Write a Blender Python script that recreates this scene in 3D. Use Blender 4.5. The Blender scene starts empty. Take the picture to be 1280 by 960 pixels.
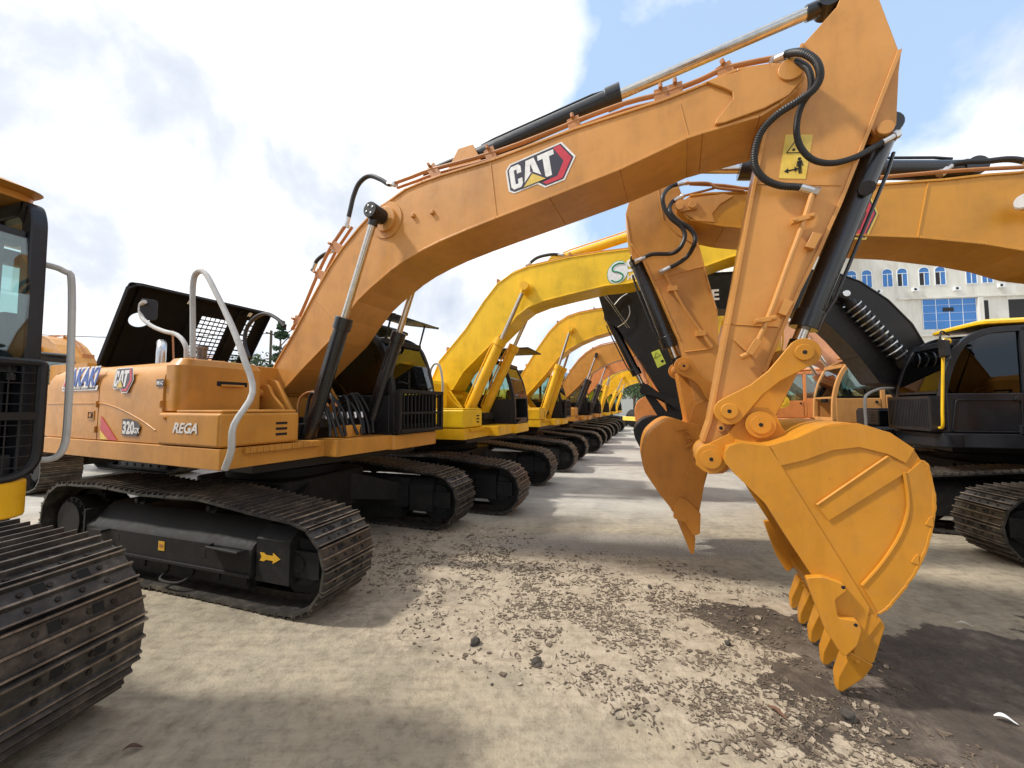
import bpy, bmesh, math, random
from mathutils import Vector, Matrix, noise
random.seed(7)
S = bpy.context.scene
COL = S.collection
PI = math.pi
# ------------------------------------------------------------------ camera numbers
FPX, HOR, CH = 481.0, 508.0, 1.75
PITCH = math.atan((HOR-480)/FPX)
def ray(px, py):
    a = (px-640)/FPX; b = (480-py)/FPX
    return Vector((a, math.cos(PITCH)-b*math.sin(PITCH), math.sin(PITCH)+b*math.cos(PITCH)))
class Fr:                                   # a machine's own frame: x forward, y left, z up
    def __init__(s, cx, cy, yaw):
        s.c = Vector((cx, cy, 0)); a = math.radians(yaw); s.yaw = a
        s.X = Vector((math.cos(a), math.sin(a), 0)); s.Y = Vector((-math.sin(a), math.cos(a), 0))
    def T(s, px, py, y):                    # measured point of the photograph on the upright plane at local y
        d = ray(px, py); o = Vector((0, 0, CH))-s.c
        t = (y-o.dot(s.Y))/d.dot(s.Y); q = o+d*t
        return (q.dot(s.X), q.z)
    def TT(s, pts, y): return [s.T(a, b, y) for a, b in pts]
    def T3(s, px, py, y):
        q = s.T(px, py, y); return Vector((q[0], y, q[1]))
def gnd(px, py):
    d = ray(px, py); t = -CH/d.z; return (t*d.x, t*d.y)
# ------------------------------------------------------------------ materials
MATS = {}
def nt(name):
    m = bpy.data.materials.new(name); m.use_nodes = True
    MATS[name] = m; n = m.node_tree.nodes; l = m.node_tree.links
    b = n['Principled BSDF']; return m, n, l, b
def ramp(n, l, src, stops):
    r = n.new('ShaderNodeValToRGB'); e = r.color_ramp.elements
    e[0].position, e[0].color = stops[0][0], (*stops[0][1], 1)
    e[1].position, e[1].color = stops[-1][0], (*stops[-1][1], 1)
    for p, c in stops[1:-1]:
        x = e.new(p); x.color = (*c, 1)
    l.new(src, r.inputs[0]); return r
def tex(n, l, scale, detail=4, rough=.55, vec=None, dist=0):
    t = n.new('ShaderNodeTexNoise'); t.inputs['Scale'].default_value = scale
    t.inputs['Detail'].default_value = detail; t.inputs['Roughness'].default_value = rough
    t.inputs['Distortion'].default_value = dist
    if vec: l.new(vec, t.inputs['Vector'])
    return t
def bump(n, l, src, st, dist=.01, prev=None):
    b = n.new('ShaderNodeBump'); b.inputs['Strength'].default_value = st; b.inputs['Distance'].default_value = dist
    l.new(src, b.inputs['Height'])
    if prev: l.new(prev, b.inputs['Normal'])
    return b
def mixc(n, l, f, a, b, mode='MIX'):
    m = n.new('ShaderNodeMix'); m.data_type = 'RGBA'; m.blend_type = mode
    if hasattr(f, 'is_output'): l.new(f, m.inputs[0])
    else: m.inputs[0].default_value = f
    for k, v in ((6, a), (7, b)):
        if hasattr(v, 'is_output'): l.new(v, m.inputs[k])
        else: m.inputs[k].default_value = (*v, 1)
    return m.outputs[2]
def mth(n, l, op, a, b=None, clamp=False):
    m = n.new('ShaderNodeMath'); m.operation = op; m.use_clamp = clamp
    for k, v in ((0, a), (1, b)):
        if v is None: continue
        if hasattr(v, 'is_output'): l.new(v, m.inputs[k])
        else: m.inputs[k].default_value = v
    return m.outputs[0]
def paint(name, c, dirt=(.30, .22, .14), rough=.33, amt=.35, coat=.15, chips=0.0):
    m, n, l, b = nt(name)
    tc = n.new('ShaderNodeTexCoord').outputs['Object']
    t1 = tex(n, l, 1.7, 6, .6, tc); t2 = tex(n, l, 14, 6, .65, tc); t3 = tex(n, l, 160, 3, .5, tc)
    dk = tuple(v*.80 for v in c); lt = tuple(min(1, v*1.10+.005) for v in c)
    r = ramp(n, l, t1.outputs[0], [(.32, dk), (.5, c), (.7, lt)]); b.inputs['Specular IOR Level'].default_value = .38
    f = ramp(n, l, t2.outputs[0], [(.50, (0, 0, 0)), (.85, (amt, amt, amt))])
    col = mixc(n, l, f.outputs[0], r.outputs[0], dirt)
    smp = n.new('ShaderNodeMapping'); smp.inputs['Scale'].default_value = (4, 4, .8); l.new(tc, smp.inputs[0]); t6 = tex(n, l, 2.2, 6, .65, smp.outputs[0])
    sr = ramp(n, l, t6.outputs[0], [(.36, (.80, .78, .76)), (.50, (1, 1, 1)), (.70, (1.04, 1.04, 1.04))]); col = mixc(n, l, .38, col, sr.outputs[0], 'MULTIPLY')
    if chips:
        t4 = tex(n, l, 26, 8, .7, tc)
        g = ramp(n, l, t4.outputs[0], [(.665, (0, 0, 0)), (.70, (chips, chips, chips))])
        col = mixc(n, l, g.outputs[0], col, (.09, .055, .035))
    l.new(col, b.inputs['Base Color'])
    rr = ramp(n, l, t2.outputs[0], [(.3, (rough,)*3), (.8, (min(1, rough+.25),)*3)])
    l.new(rr.outputs[0], b.inputs['Roughness'])
    b.inputs['Coat Weight'].default_value = coat; b.inputs['Coat Roughness'].default_value = .2
    b1 = bump(n, l, t3.outputs[0], .10, .002); b2 = bump(n, l, t2.outputs[0], .12, .01, b1.outputs[0])
    l.new(b2.outputs[0], b.inputs['Normal'])
    return m
def plain(name, c, rough=.5, metal=0, emis=None):
    m, n, l, b = nt(name); tc = n.new('ShaderNodeTexCoord').outputs['Object']
    t = tex(n, l, 20, 4, .6, tc)
    r = ramp(n, l, t.outputs[0], [(.3, tuple(v*.85 for v in c)), (.7, tuple(min(1, v*1.1) for v in c))])
    l.new(r.outputs[0], b.inputs['Base Color']); b.inputs['Roughness'].default_value = rough
    b.inputs['Metallic'].default_value = metal
    return m
TAN = paint('tan_paint', (.58, .260, .042), amt=.18, chips=.35)
HOODB = paint('hood_inner_black', (.010, .010, .011), dirt=(.03, .028, .025), rough=.9, amt=.2, coat=0)
HOODB.node_tree.nodes['Principled BSDF'].inputs['Specular IOR Level'].default_value = .1
TAN3 = paint('golden_tan_paint', (.60, .270, .026), amt=.12)
TAN2 = paint('tan_paint_arm', (.60, .276, .062), amt=.14, coat=.2, chips=.35)
BUCK = paint('bucket_paint', (.575, .243, .017), rough=.36, amt=.18, coat=.1, chips=.45)
BUCK2 = paint('bucket_paint_worn', (.56, .220, .026), rough=.42, amt=.12, coat=.1)
YEL = paint('yellow_paint', (.88, .55, .010), amt=.08)
YEL2 = paint('deep_yellow_paint', (.86, .47, .012), amt=.10)
ORG = paint('orange_paint', (.72, .26, .07), amt=.22)
PNK = paint('faded_orange_paint', (.74, .36, .18), amt=.22)
BLK = paint('black_paint', (.008, .008, .009), dirt=(.09, .075, .06), rough=.38, amt=.18, coat=.05)
BLKG = paint('gloss_black_paint', (.006, .0065, .009), dirt=(.03, .028, .026), rough=.22, amt=.12, coat=.6)
MATB = paint('matt_black_paint', (.009, .009, .009), dirt=(.12, .10, .075), rough=.6, amt=.26, coat=0)
BLU = paint('dark_slate_paint', (.010, .012, .017), dirt=(.06, .055, .05), rough=.35, amt=.16)
PIPE = paint('pipe_paint', (.46, .195, .062), amt=.25)
RUB = plain('rubber_hose', (.014, .014, .015), .5)
DARK = plain('dark_void', (.008, .008, .008), .8)
CHR = plain('chrome', (.62, .58, .52), .16, 1)
SIL = plain('silver_fitting', (.62, .62, .62), .3, 1)
WRAP = paint('wrapped_rail', (.52, .52, .50), dirt=(.25, .24, .22), rough=.6, amt=.5, coat=0)
WHT = plain('white_vinyl', (.82, .82, .80), .4)
NAVY = plain('logo_dark', (.030, .026, .045), .35)
RED = plain('logo_red', (.58, .035, .060), .35)
LYEL = plain('logo_yellow', (.72, .52, .10), .4)
BLUE = plain('logo_blue', (.03, .10, .42), .4)
GRN = plain('logo_green', (.01, .28, .12), .4)
STK = plain('sticker_yellow', (.86, .60, .10), .4)
STKG = plain('sticker_lime', (.62, .72, .10), .4)
ARW = plain('arrow_yellow', (.75, .42, .03), .5)
SEAT = plain('seat_fabric', (.02, .02, .022), .8)
LAMPG = plain('lamp_glass', (.6, .6, .6), .1)
def glassmat(name, tint, a):
    m, n, l, b = nt(name)
    tr = n.new('ShaderNodeBsdfTransparent'); tr.inputs[0].default_value = (*tint, 1)
    gl = n.new('ShaderNodeBsdfGlossy'); gl.inputs['Roughness'].default_value = .02; gl.inputs[0].default_value = (.9, .95, 1, 1)
    fr = n.new('ShaderNodeFresnel'); fr.inputs[0].default_value = 1.5
    mx = n.new('ShaderNodeMixShader'); ad = mth(n, l, 'MULTIPLY_ADD', fr.outputs[0], 1.0)
    ad.node.inputs[2].default_value = a
    l.new(ad, mx.inputs[0]); l.new(tr.outputs[0], mx.inputs[1]); l.new(gl.outputs[0], mx.inputs[2])
    l.new(mx.outputs[0], n['Material Output'].inputs[0]); return m
GLS = glassmat('cab_glass', (.72, .84, .82), .05)
GLSD = glassmat('dark_cab_glass', (.035, .04, .045), .012)
def steel(name, c1, c2, c3, rough=.55, _x=None):
    m, n, l, b = nt(name); tc = n.new('ShaderNodeTexCoord').outputs['Object']
    t = tex(n, l, 9, 8, .7, tc); t2 = tex(n, l, 60, 5, .6, tc); t5 = tex(n, l, 1.2, 3, .5, tc)
    r = ramp(n, l, t.outputs[0], [(.35, c1), (.52, c2), (.68, c3)])
    r2 = ramp(n, l, t5.outputs[0], [(.35, (.55, .55, .6)), (.65, (1.15, 1.1, 1.0))])
    l.new(mixc(n, l, 1.0, r.outputs[0], r2.outputs[0], 'MULTIPLY'), b.inputs['Base Color'])
    b.inputs['Roughness'].default_value = rough; b.inputs['Metallic'].default_value = .35
    l.new(bump(n, l, t2.outputs[0], .35, .004).outputs[0], b.inputs['Normal']); return m
SHOE = steel('track_shoe_steel', (.032, .031, .031), (.068, .064, .060), (.14, .127, .112), .42)
RUST = steel('rusty_grouser', (.12, .095, .075), (.22, .180, .142), (.42, .35, .28), .42)
CHN = steel('track_chain_steel', (.015, .012, .010), (.03, .025, .02), (.06, .05, .04))
# ------------------------------------------------------------------ mesh builder
class B:
    def __init__(s): s.b = bmesh.new(); s.mats = []; s.mi = 0
    def mat(s, m):
        if m not in s.mats: s.mats.append(m)
        s.mi = s.mats.index(m); return s
    def face(s, vs):
        try: f = s.b.faces.new(vs); f.material_index = s.mi; return f
        except ValueError: return None
    def quad(s, pts):
        return s.face([s.b.verts.new(p) for p in pts])
    def hull(s, A, Bv):                     # two matching rings -> closed solid
        a = [s.b.verts.new(p) for p in A]; c = [s.b.verts.new(p) for p in Bv]; n = len(a)
        s.face(a[::-1]); s.face(c)
        for i in range(n): s.face([a[i], a[(i+1) % n], c[(i+1) % n], c[i]])
    def px(s, pts, y0, y1): s.hull([(x, y0, z) for x, z in pts], [(x, y1, z) for x, z in pts]); return s
    def prx(s, pts, x0, x1): s.hull([(x0, y, z) for y, z in pts], [(x1, y, z) for y, z in pts]); return s
    def prz(s, pts, z0, z1): s.hull([(x, y, z0) for x, y in pts], [(x, y, z1) for x, y in pts]); return s
    def box(s, x0, x1, y0, y1, z0, z1): return s.px([(x0, z0), (x1, z0), (x1, z1), (x0, z1)], y0, y1)
    def cyl(s, a, b, r0, r1=None, n=16):
        a = Vector(a); b = Vector(b); r1 = r0 if r1 is None else r1
        d = (b-a).normalized(); u = d.orthogonal().normalized(); v = d.cross(u)
        f = lambda c, r: [c+u*(r*math.cos(2*PI*i/n))+v*(r*math.sin(2*PI*i/n)) for i in range(n)]
        s.hull(f(a, r0), f(b, r1)); return s
    def tube(s, pts, r, n=8, sm=4, rs=None):
        P = [Vector(p) for p in pts]
        if sm > 1 and len(P) > 2:
            Q = []; E = [P[0]*2-P[1]]+P+[P[-1]*2-P[-2]]
            for i in range(1, len(E)-2):
                for k in range(sm):
                    t = k/sm; a, b, c, d = E[i-1:i+3]
                    Q.append(.5*((2*b)+(c-a)*t+(2*a-5*b+4*c-d)*t*t+(3*b-a-3*c+d)*t**3))
            Q.append(P[-1]); P = Q
        d0 = (P[1]-P[0]).normalized(); u = d0.orthogonal().normalized(); prev = None
        for i, p in enumerate(P):
            d = (P[min(i+1, len(P)-1)]-P[max(i-1, 0)]).normalized()
            u = (u-d*u.dot(d)).normalized(); v = d.cross(u)
            rr = (r*(1.0 if i % 2 else .88) if sm == 16 else r) if rs is None else rs[min(len(rs)-1, int(i*len(rs)/len(P)))]
            ring = [s.b.verts.new(p+u*(rr*math.cos(2*PI*k/n))+v*(rr*math.sin(2*PI*k/n))) for k in range(n)]
            if prev:
                for k in range(n): s.face([prev[k], prev[(k+1) % n], ring[(k+1) % n], ring[k]])
            else: s.face(ring[::-1])
            prev = ring
        s.face(prev); return s
    def bar(s, a, b, w, h, up=(0, 0, 1)):
        a = Vector(a); b = Vector(b); d = (b-a).normalized(); u = Vector(up); v = d.cross(u)
        if v.length < 1e-4: v = d.cross(Vector((1, 0, 0)))
        v.normalize(); u = v.cross(d)
        f = lambda c: [c+v*(i*w/2)+u*(j*h/2) for i, j in ((-1, -1), (1, -1), (1, 1), (-1, 1))]
        s.hull(f(a), f(b)); return s
    def loop(s, pts, y0, y1, t):            # a frame of bars following a closed outline
        n = len(pts)
        c = (sum(p[0] for p in pts)/n, sum(p[1] for p in pts)/n)
        inn = offset(pts, t)
        for i in range(n):
            j = (i+1) % n
            s.px([pts[i], pts[j], inn[j], inn[i]], y0, y1)
        return s
    def mesh(s, name, ang=33):
        bmesh.ops.remove_doubles(s.b, verts=s.b.verts, dist=1e-5)
        bmesh.ops.recalc_face_normals(s.b, faces=s.b.faces)
        for f in s.b.faces: f.smooth = True
        ca = math.radians(ang)
        for e in s.b.edges:
            e.smooth = len(e.link_faces) == 2 and e.calc_face_angle(0) < ca
        me = bpy.data.meshes.new(name); s.b.to_mesh(me); s.b.free()
        for m in s.mats: me.materials.append(m)
        return me
def offset(pts, t):
    n = len(pts); area = sum(pts[i][0]*pts[(i+1) % n][1]-pts[(i+1) % n][0]*pts[i][1] for i in range(n))
    sg = 1 if area > 0 else -1; out = []
    for i in range(n):
        a = Vector(pts[i-1]); b = Vector(pts[i]); c = Vector(pts[(i+1) % n])
        d1 = (b-a).normalized(); d2 = (c-b).normalized()
        n1 = Vector((-d1.y, d1.x))*sg; n2 = Vector((-d2.y, d2.x))*sg
        m = n1+n2
        if m.length < 1e-4: m = n1
        m.normalize(); k = max(.35, m.dot(n1)); q = b+m*(t/k); out.append((q.x, q.y))
    return out
def obj(name, b, parent=None, bev=0, mat=None, rz=0, label=None, ang=33, loc=None):
    me = b if isinstance(b, bpy.types.Mesh) else b.mesh(name, ang)
    if mat and not me.materials: me.materials.append(mat)
    o = bpy.data.objects.new(name, me); COL.objects.link(o)
    if parent: o.parent = parent
    if rz: o.rotation_euler.z = rz
    if loc: o.location = loc
    if bev:
        m = o.modifiers.new('Bevel', 'BEVEL'); m.width = bev; m.segments = 2; m.limit_method = 'ANGLE'
        m.angle_limit = math.radians(40); m.harden_normals = True
    if label: o['label'] = label
    return o
def thing(o, label, cat, group=None):
    o['label'] = label; o['category'] = cat
    if group: o['group'] = group
    return o
def empty(name, loc, rz, label, cat, group=None):
    o = bpy.data.objects.new(name, None); COL.objects.link(o); o.location = loc; o.rotation_euler.z = rz
    o.empty_display_size = .3
    return thing(o, label, cat, group)
def struct(name, b, mat=None, kind='structure'):
    o = obj(name, b, mat=mat); o['kind'] = kind; return o
def textmesh(s, size=1, off=0.0, shear=0, spacing=1):
    c = bpy.data.curves.new('lettering', 'FONT'); c.body = s; c.size = size; c.offset = off; c.shear = shear
    c.extrude = .0015; c.space_character = spacing; c.align_x = 'LEFT'; c.resolution_u = 3
    o = bpy.data.objects.new('lettering', c); me = bpy.data.meshes.new_from_object(o)
    bpy.data.objects.remove(o); return me
def text(s, O, U, V, mat, parent, rz=0, off=.03, shear=0, spacing=1, name='lettering', dp=1):
    me = textmesh(s, 1, off, shear, spacing); O = Vector(O); U = Vector(U); V = Vector(V); N = U.cross(V).normalized()
    for v in me.vertices: v.co = O+U*v.co.x+V*v.co.y+N*v.co.z*dp
    me.materials.clear(); me.materials.append(mat)
    return obj(name, me, parent, rz=rz)
def flat(b, pts, O, U, V, N, t0, t1):
    f = lambda t: [O+U*x+V*y+N*t for x, y in pts]
    b.hull(f(t0), f(t1))
LOGO_BG = [(0, .12), (.12, 0), (.82, 0), (1.0, -.22), (1.5, -.22), (1.85, .38), (1.58, 1.0), (.12, 1.0), (0, .85)]
def logo(parent, O, U, V, rz=0, white=True, border=WHT):
    O = Vector(O); U = Vector(U); V = Vector(V); N = U.cross(V).normalized(); b = B()
    if white: b.mat(border); flat(b, offset(LOGO_BG, -.05), O, U, V, N, 0, .0015)
    b.mat(NAVY); flat(b, LOGO_BG, O, U, V, N, 0, .003)
    b.mat(RED); flat(b, [(1.36, .97), (1.55, .97), (1.80, .38), (1.48, -.18), (1.03, -.18), (.94, -.06), (1.36, -.04), (1.58, .38)], O, U, V, N, .002, .0045)
    b.mat(WHT)
    for P in ([(.05, .2), (.12, .08), (.34, .08), (.4, .2), (.4, .4), (.27, .4), (.27, .24), (.19, .24), (.19, .76), (.27, .76), (.27, .6), (.4, .6), (.4, .82), (.34, .92), (.12, .92), (.05, .82)],
              [(.43, .08), (.56, .92), (.80, .92), (.96, .10), (.84, .16), (.70, .40), (.55, .20)],
              [(.90, .92), (1.36, .92), (1.36, .74), (1.22, .74), (1.22, .06), (1.04, .06), (1.04, .74), (.90, .74)]):
        flat(b, P, O, U, V, N, .002, .0045)
    b.mat(NAVY); flat(b, [(.64, .46), (.68, .74), (.73, .46)], O, U, V, N, .004, .006)
    flat(b, [(.30, .0), (.70, .46), (1.14, 0)], O, U, V, N, .004, .006)
    b.mat(LYEL); flat(b, [(.40, .02), (.70, .38), (1.04, .02)], O, U, V, N, .005, .0075)
    return obj('logo_decal', b, parent, rz=rz)
def rnd(pts, r, seg=5):
    n = len(pts); out = []
    for i in range(n):
        a = Vector(pts[i-1]); b = Vector(pts[i]); c = Vector(pts[(i+1) % n])
        rr = r[i] if isinstance(r, (list, tuple)) else r
        if rr <= 0: out.append(tuple(b)); continue
        rr = min(rr, (a-b).length*.45, (c-b).length*.45)
        p = b+(a-b).normalized()*rr; q = b+(c-b).normalized()*rr
        for k in range(seg+1):
            t = k/seg; m = p*(1-t)**2+b*2*t*(1-t)+q*t*t; out.append((m.x, m.y))
    return out
def disc(cx, cz, r, n=20, a0=0, a1=2*PI):
    return [(cx+r*math.cos(a0+(a1-a0)*i/n), cz+r*math.sin(a0+(a1-a0)*i/n)) for i in range(n)]
# ------------------------------------------------------------------ undercarriage
def track_loop():
    P = [(-1.20, .04), (1.52, .04)]
    for i in range(1, 11):
        a = -PI/2+PI*i/11*1.0; P.append((1.70+.36*math.cos(a), .41+.365*math.sin(a)))
    P += [(1.55, .785), (1.25, .81), (.9, .85), (.55, .885), (.2, .875), (-.2, .865), (-.55, .885), (-.9, .91), (-1.2, .895)]
    for i in range(0, 10):
        a = PI/2+PI*i/10; P.append((-1.50+.37*math.cos(a), .50+.39*math.sin(a)))
    P += [(-1.40, .09)]
    return P
def resample(P, n):
    L = [0]
    for i in range(len(P)): L.append(L[-1]+(Vector(P[(i+1) % len(P)])-Vector(P[i])).length)
    tot = L[-1]; out = []
    for k in range(n):
        d = tot*k/n; i = 0
        while L[i+1] < d: i += 1
        t = (d-L[i])/(L[i+1]-L[i]); q = Vector(P[i]).lerp(Vector(P[(i+1) % len(P)]), t); out.append(q)
    return out, tot
CACHE = {}
def track_mesh(detail):
    key = ('track', detail)
    if key in CACHE: return CACHE[key]
    b = B(); n = 50; Q, tot = resample(track_loop(), n); p = tot/n
    h = .034
    prof = [(-.49, 0), (-.49, h*.8), (-.44, h*.8), (-.40, .010), (-.09, .010), (-.06, h), (.0, h), (.03, .010), (.36, .010), (.395, h), (.445, h), (.49, .002)]
    rnd_ = random.Random(3)
    for i in range(n):
        a = Q[i]; c = Q[(i+1) % n]; t = (c-a).normalized(); nn = Vector((t.y, -t.x)); m = (a+c)/2
        W = .30; jit = rnd_.uniform(-.004, .004)
        ring = [m+t*(u*p*1.03)+nn*(v+.012) for u, v in prof]+[m+t*(.49*p)+nn*0.0, m-t*(.49*p)+nn*0.0]
        A = [b.b.verts.new((q.x, -W+jit, q.y)) for q in ring]; C = [b.b.verts.new((q.x, W+jit, q.y)) for q in ring]
        b.mat(SHOE); b.face(A[::-1]); b.face(C)
        k = len(ring)
        for j in range(k):
            top = j in (1, 5, 9)
            b.mat(RUST if top else SHOE); b.face([A[j], A[(j+1) % k], C[(j+1) % k], C[j]])
        if detail:
            b.mat(CHN)
            for y in (-.16, -.05, .05, .16):
                for u in (-.25, .20):
                    o = m+t*(u*p)+nn*.018; b.cyl((o.x, y, o.y), (o.x+nn.x*.012, y, o.y+nn.y*.012), .013, n=6)
            b.mat(DARK)
            for y in (-.09, .09):
                o = m+t*(.20*p)+nn*.0225
                b.bar((o.x-t.x*.022, y, o.y-t.y*.022), (o.x+t.x*.022, y, o.y+t.y*.022), .05, .004, up=(nn.x, 0, nn.y))
        b.mat(CHN)
        for y in (-.085, .085):
            o = m-nn*.035
            b.bar((o.x-t.x*p*.55, y, o.y-t.y*p*.55), (o.x+t.x*p*.55, y, o.y+t.y*p*.55), .035, .07, up=(nn.x, 0, nn.y))
    me = b.mesh('track'); CACHE[key] = me; return me
def shared(key, fn):
    if key not in CACHE: CACHE[key] = fn()
    return CACHE[key]
def undercarriage(root, detail=1, frame=MATB, arrow=False, sticker=False):
    for sgn in (-1, 1):
        yc = sgn*1.19; out = sgn
        tr = obj('track', track_mesh(detail), root, loc=(0, yc, 0))
        def spr():
            b = B().mat(MATB); N = 21; P = []
            for i in range(N*4):
                r = .335 if i % 4 < 2 else .295; a = 2*PI*i/(N*4); P.append((-1.50+r*math.cos(a), .50+r*math.sin(a)))
            b.px(P, -.03, .03); b.cyl((-1.50, -.20, .50), (-1.50, .20, .50), .245, n=28); b.cyl((-1.50, -.235, .50), (-1.50, .235, .50), .20, n=28)
            for i in range(16):
                a = 2*PI*i/16
                for y0 in (-.215, .2):
                    b.cyl((-1.5+.222*math.cos(a), y0, .5+.222*math.sin(a)), (-1.5+.222*math.cos(a), y0+.015, .5+.222*math.sin(a)), .014, n=6)
            return b.mesh('sprocket')
        obj('sprocket', shared('spr', spr), tr)
        def idl():
            b = B().mat(MATB)
            b.cyl((1.70, -.09, .41), (1.70, .09, .41), .325, n=32); b.cyl((1.70, -.14, .41), (1.70, .14, .41), .20, n=24)
            b.cyl((1.70, -.2, .41), (1.70, .2, .41), .07, n=16)
            return b.mesh('idler')
        obj('idler', shared('idl', idl), tr)
        def rol(xx, z, r):
            b = B().mat(MATB); b.cyl((xx, -.12, z), (xx, .12, z), r, n=16); b.cyl((xx, -.17, z), (xx, .17, z), r*.5, n=12); return b.mesh('track_roller')
        for xx in (-1.05, -.7, -.35, 0, .35, .7, 1.05): obj('track_roller', shared(('rol', xx), lambda: rol(xx, .17, .09)), tr)
        for xx in (-.5, .55): obj('carrier_roller', shared(('car', xx), lambda: rol(xx, .775, .055)), tr)
        def frm():
            b = B().mat(frame); e = -.27
            b.prx([(e, .29), (e, .50), (e+.02, .53), (-.04, .70), (.20, .70), (.27, .50), (.27, .29)], -1.10, 1.26)
            b.box(-1.13, 1.26, -.285, -.24, .265, .29); b.box(-1.13, -1.10, -.28, .27, .26, .66)
            b.prx([(-.245, .24), (-.245, .60), (-.14, .70), (.14, .70), (.245, .60), (.245, .24)], 1.285, 1.66)
            b.box(1.55, 1.92, -.19, -.155, .30, .52); b.box(1.55, 1.92, .155, .19, .30, .52)
            b.box(-1.0, 1.1, -.16, .16, .10, .28)
            b.mat(DARK); b.box(-.62, -.54, e-.002, e+.01, .39, .46); b.box(.62, .70, e-.002, e+.01, .37, .45)
            b.mat(frame)
            b.tube([(.78, -.26, .50), (.80, -.335, .50), (1.18, -.335, .49), (1.20, -.26, .49)], .014, sm=1)
            b.box(.80, 1.18, -.335, -.27, .48, .487)
            b.box(-.88, -.70, -.34, -.27, .475, .50)
            b.tube([(.1, -.2, .16), (.15, -.3, .12), (.4, -.3, .12), (.45, -.2, .16)], .012, sm=3)
            return b.mesh('track_frame')
        f = obj('track_frame', shared(('frm', frame.name), frm), root, loc=(0, yc, 0), bev=.008)
        if sgn == 1: f.rotation_euler.z = 0; f.scale = (1, -1, 1)
        if arrow and sgn == -1:
            b = B().mat(ARW); z = .45
            b.px([(1.33, z+.035), (1.38, z+.035), (1.40, z+.02), (1.48, z+.02), (1.48, z+.045), (1.56, z), (1.48, z-.045), (1.48, z-.02), (1.40, z-.02), (1.38, z-.035), (1.33, z-.035), (1.35, z)], -.2485, -.2455)
            obj('arrow_decal', b, f)
            b = B().mat(ARW); b.px([(.06, .37), (.145, .37), (.145, .455), (.06, .455)], -.2745, -.2705)
            b.mat(PIPE); b.px([(.075, .40), (.13, .40), (.13, .43), (.075, .43)], -.2755, -.2735)
            obj('sticker', b, f)
    def car():
        b = B().mat(frame)
        b.prz(rnd([(-.75, -.7), (.75, -.7), (.75, .7), (-.75, .7)], .2), .42, .90)
        for sx in (-1, 1):
            for sy in (-1, 1):
                b.hull([(sx*.30, sy*.45, .50), (sx*.72, sy*.30, .50), (sx*.72, sy*.30, .88), (sx*.30, sy*.45, .88)],
                       [(sx*.62, sy*1.0, .36), (sx*1.12, sy*.98, .36), (sx*1.12, sy*.98, .62), (sx*.62, sy*1.0, .62)])
        return b.mesh('carbody')
    obj('carbody', shared(('car', frame.name), car), root, bev=.015)
    def brg():
        b = B().mat(MATB); b.cyl((0, 0, .88), (0, 0, 1.00), .66, n=40); b.cyl((0, 0, 1.0), (0, 0, 1.10), .60, n=40); return b.mesh('swing_bearing')
    obj('swing_bearing', shared('brg', brg), root)
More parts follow.
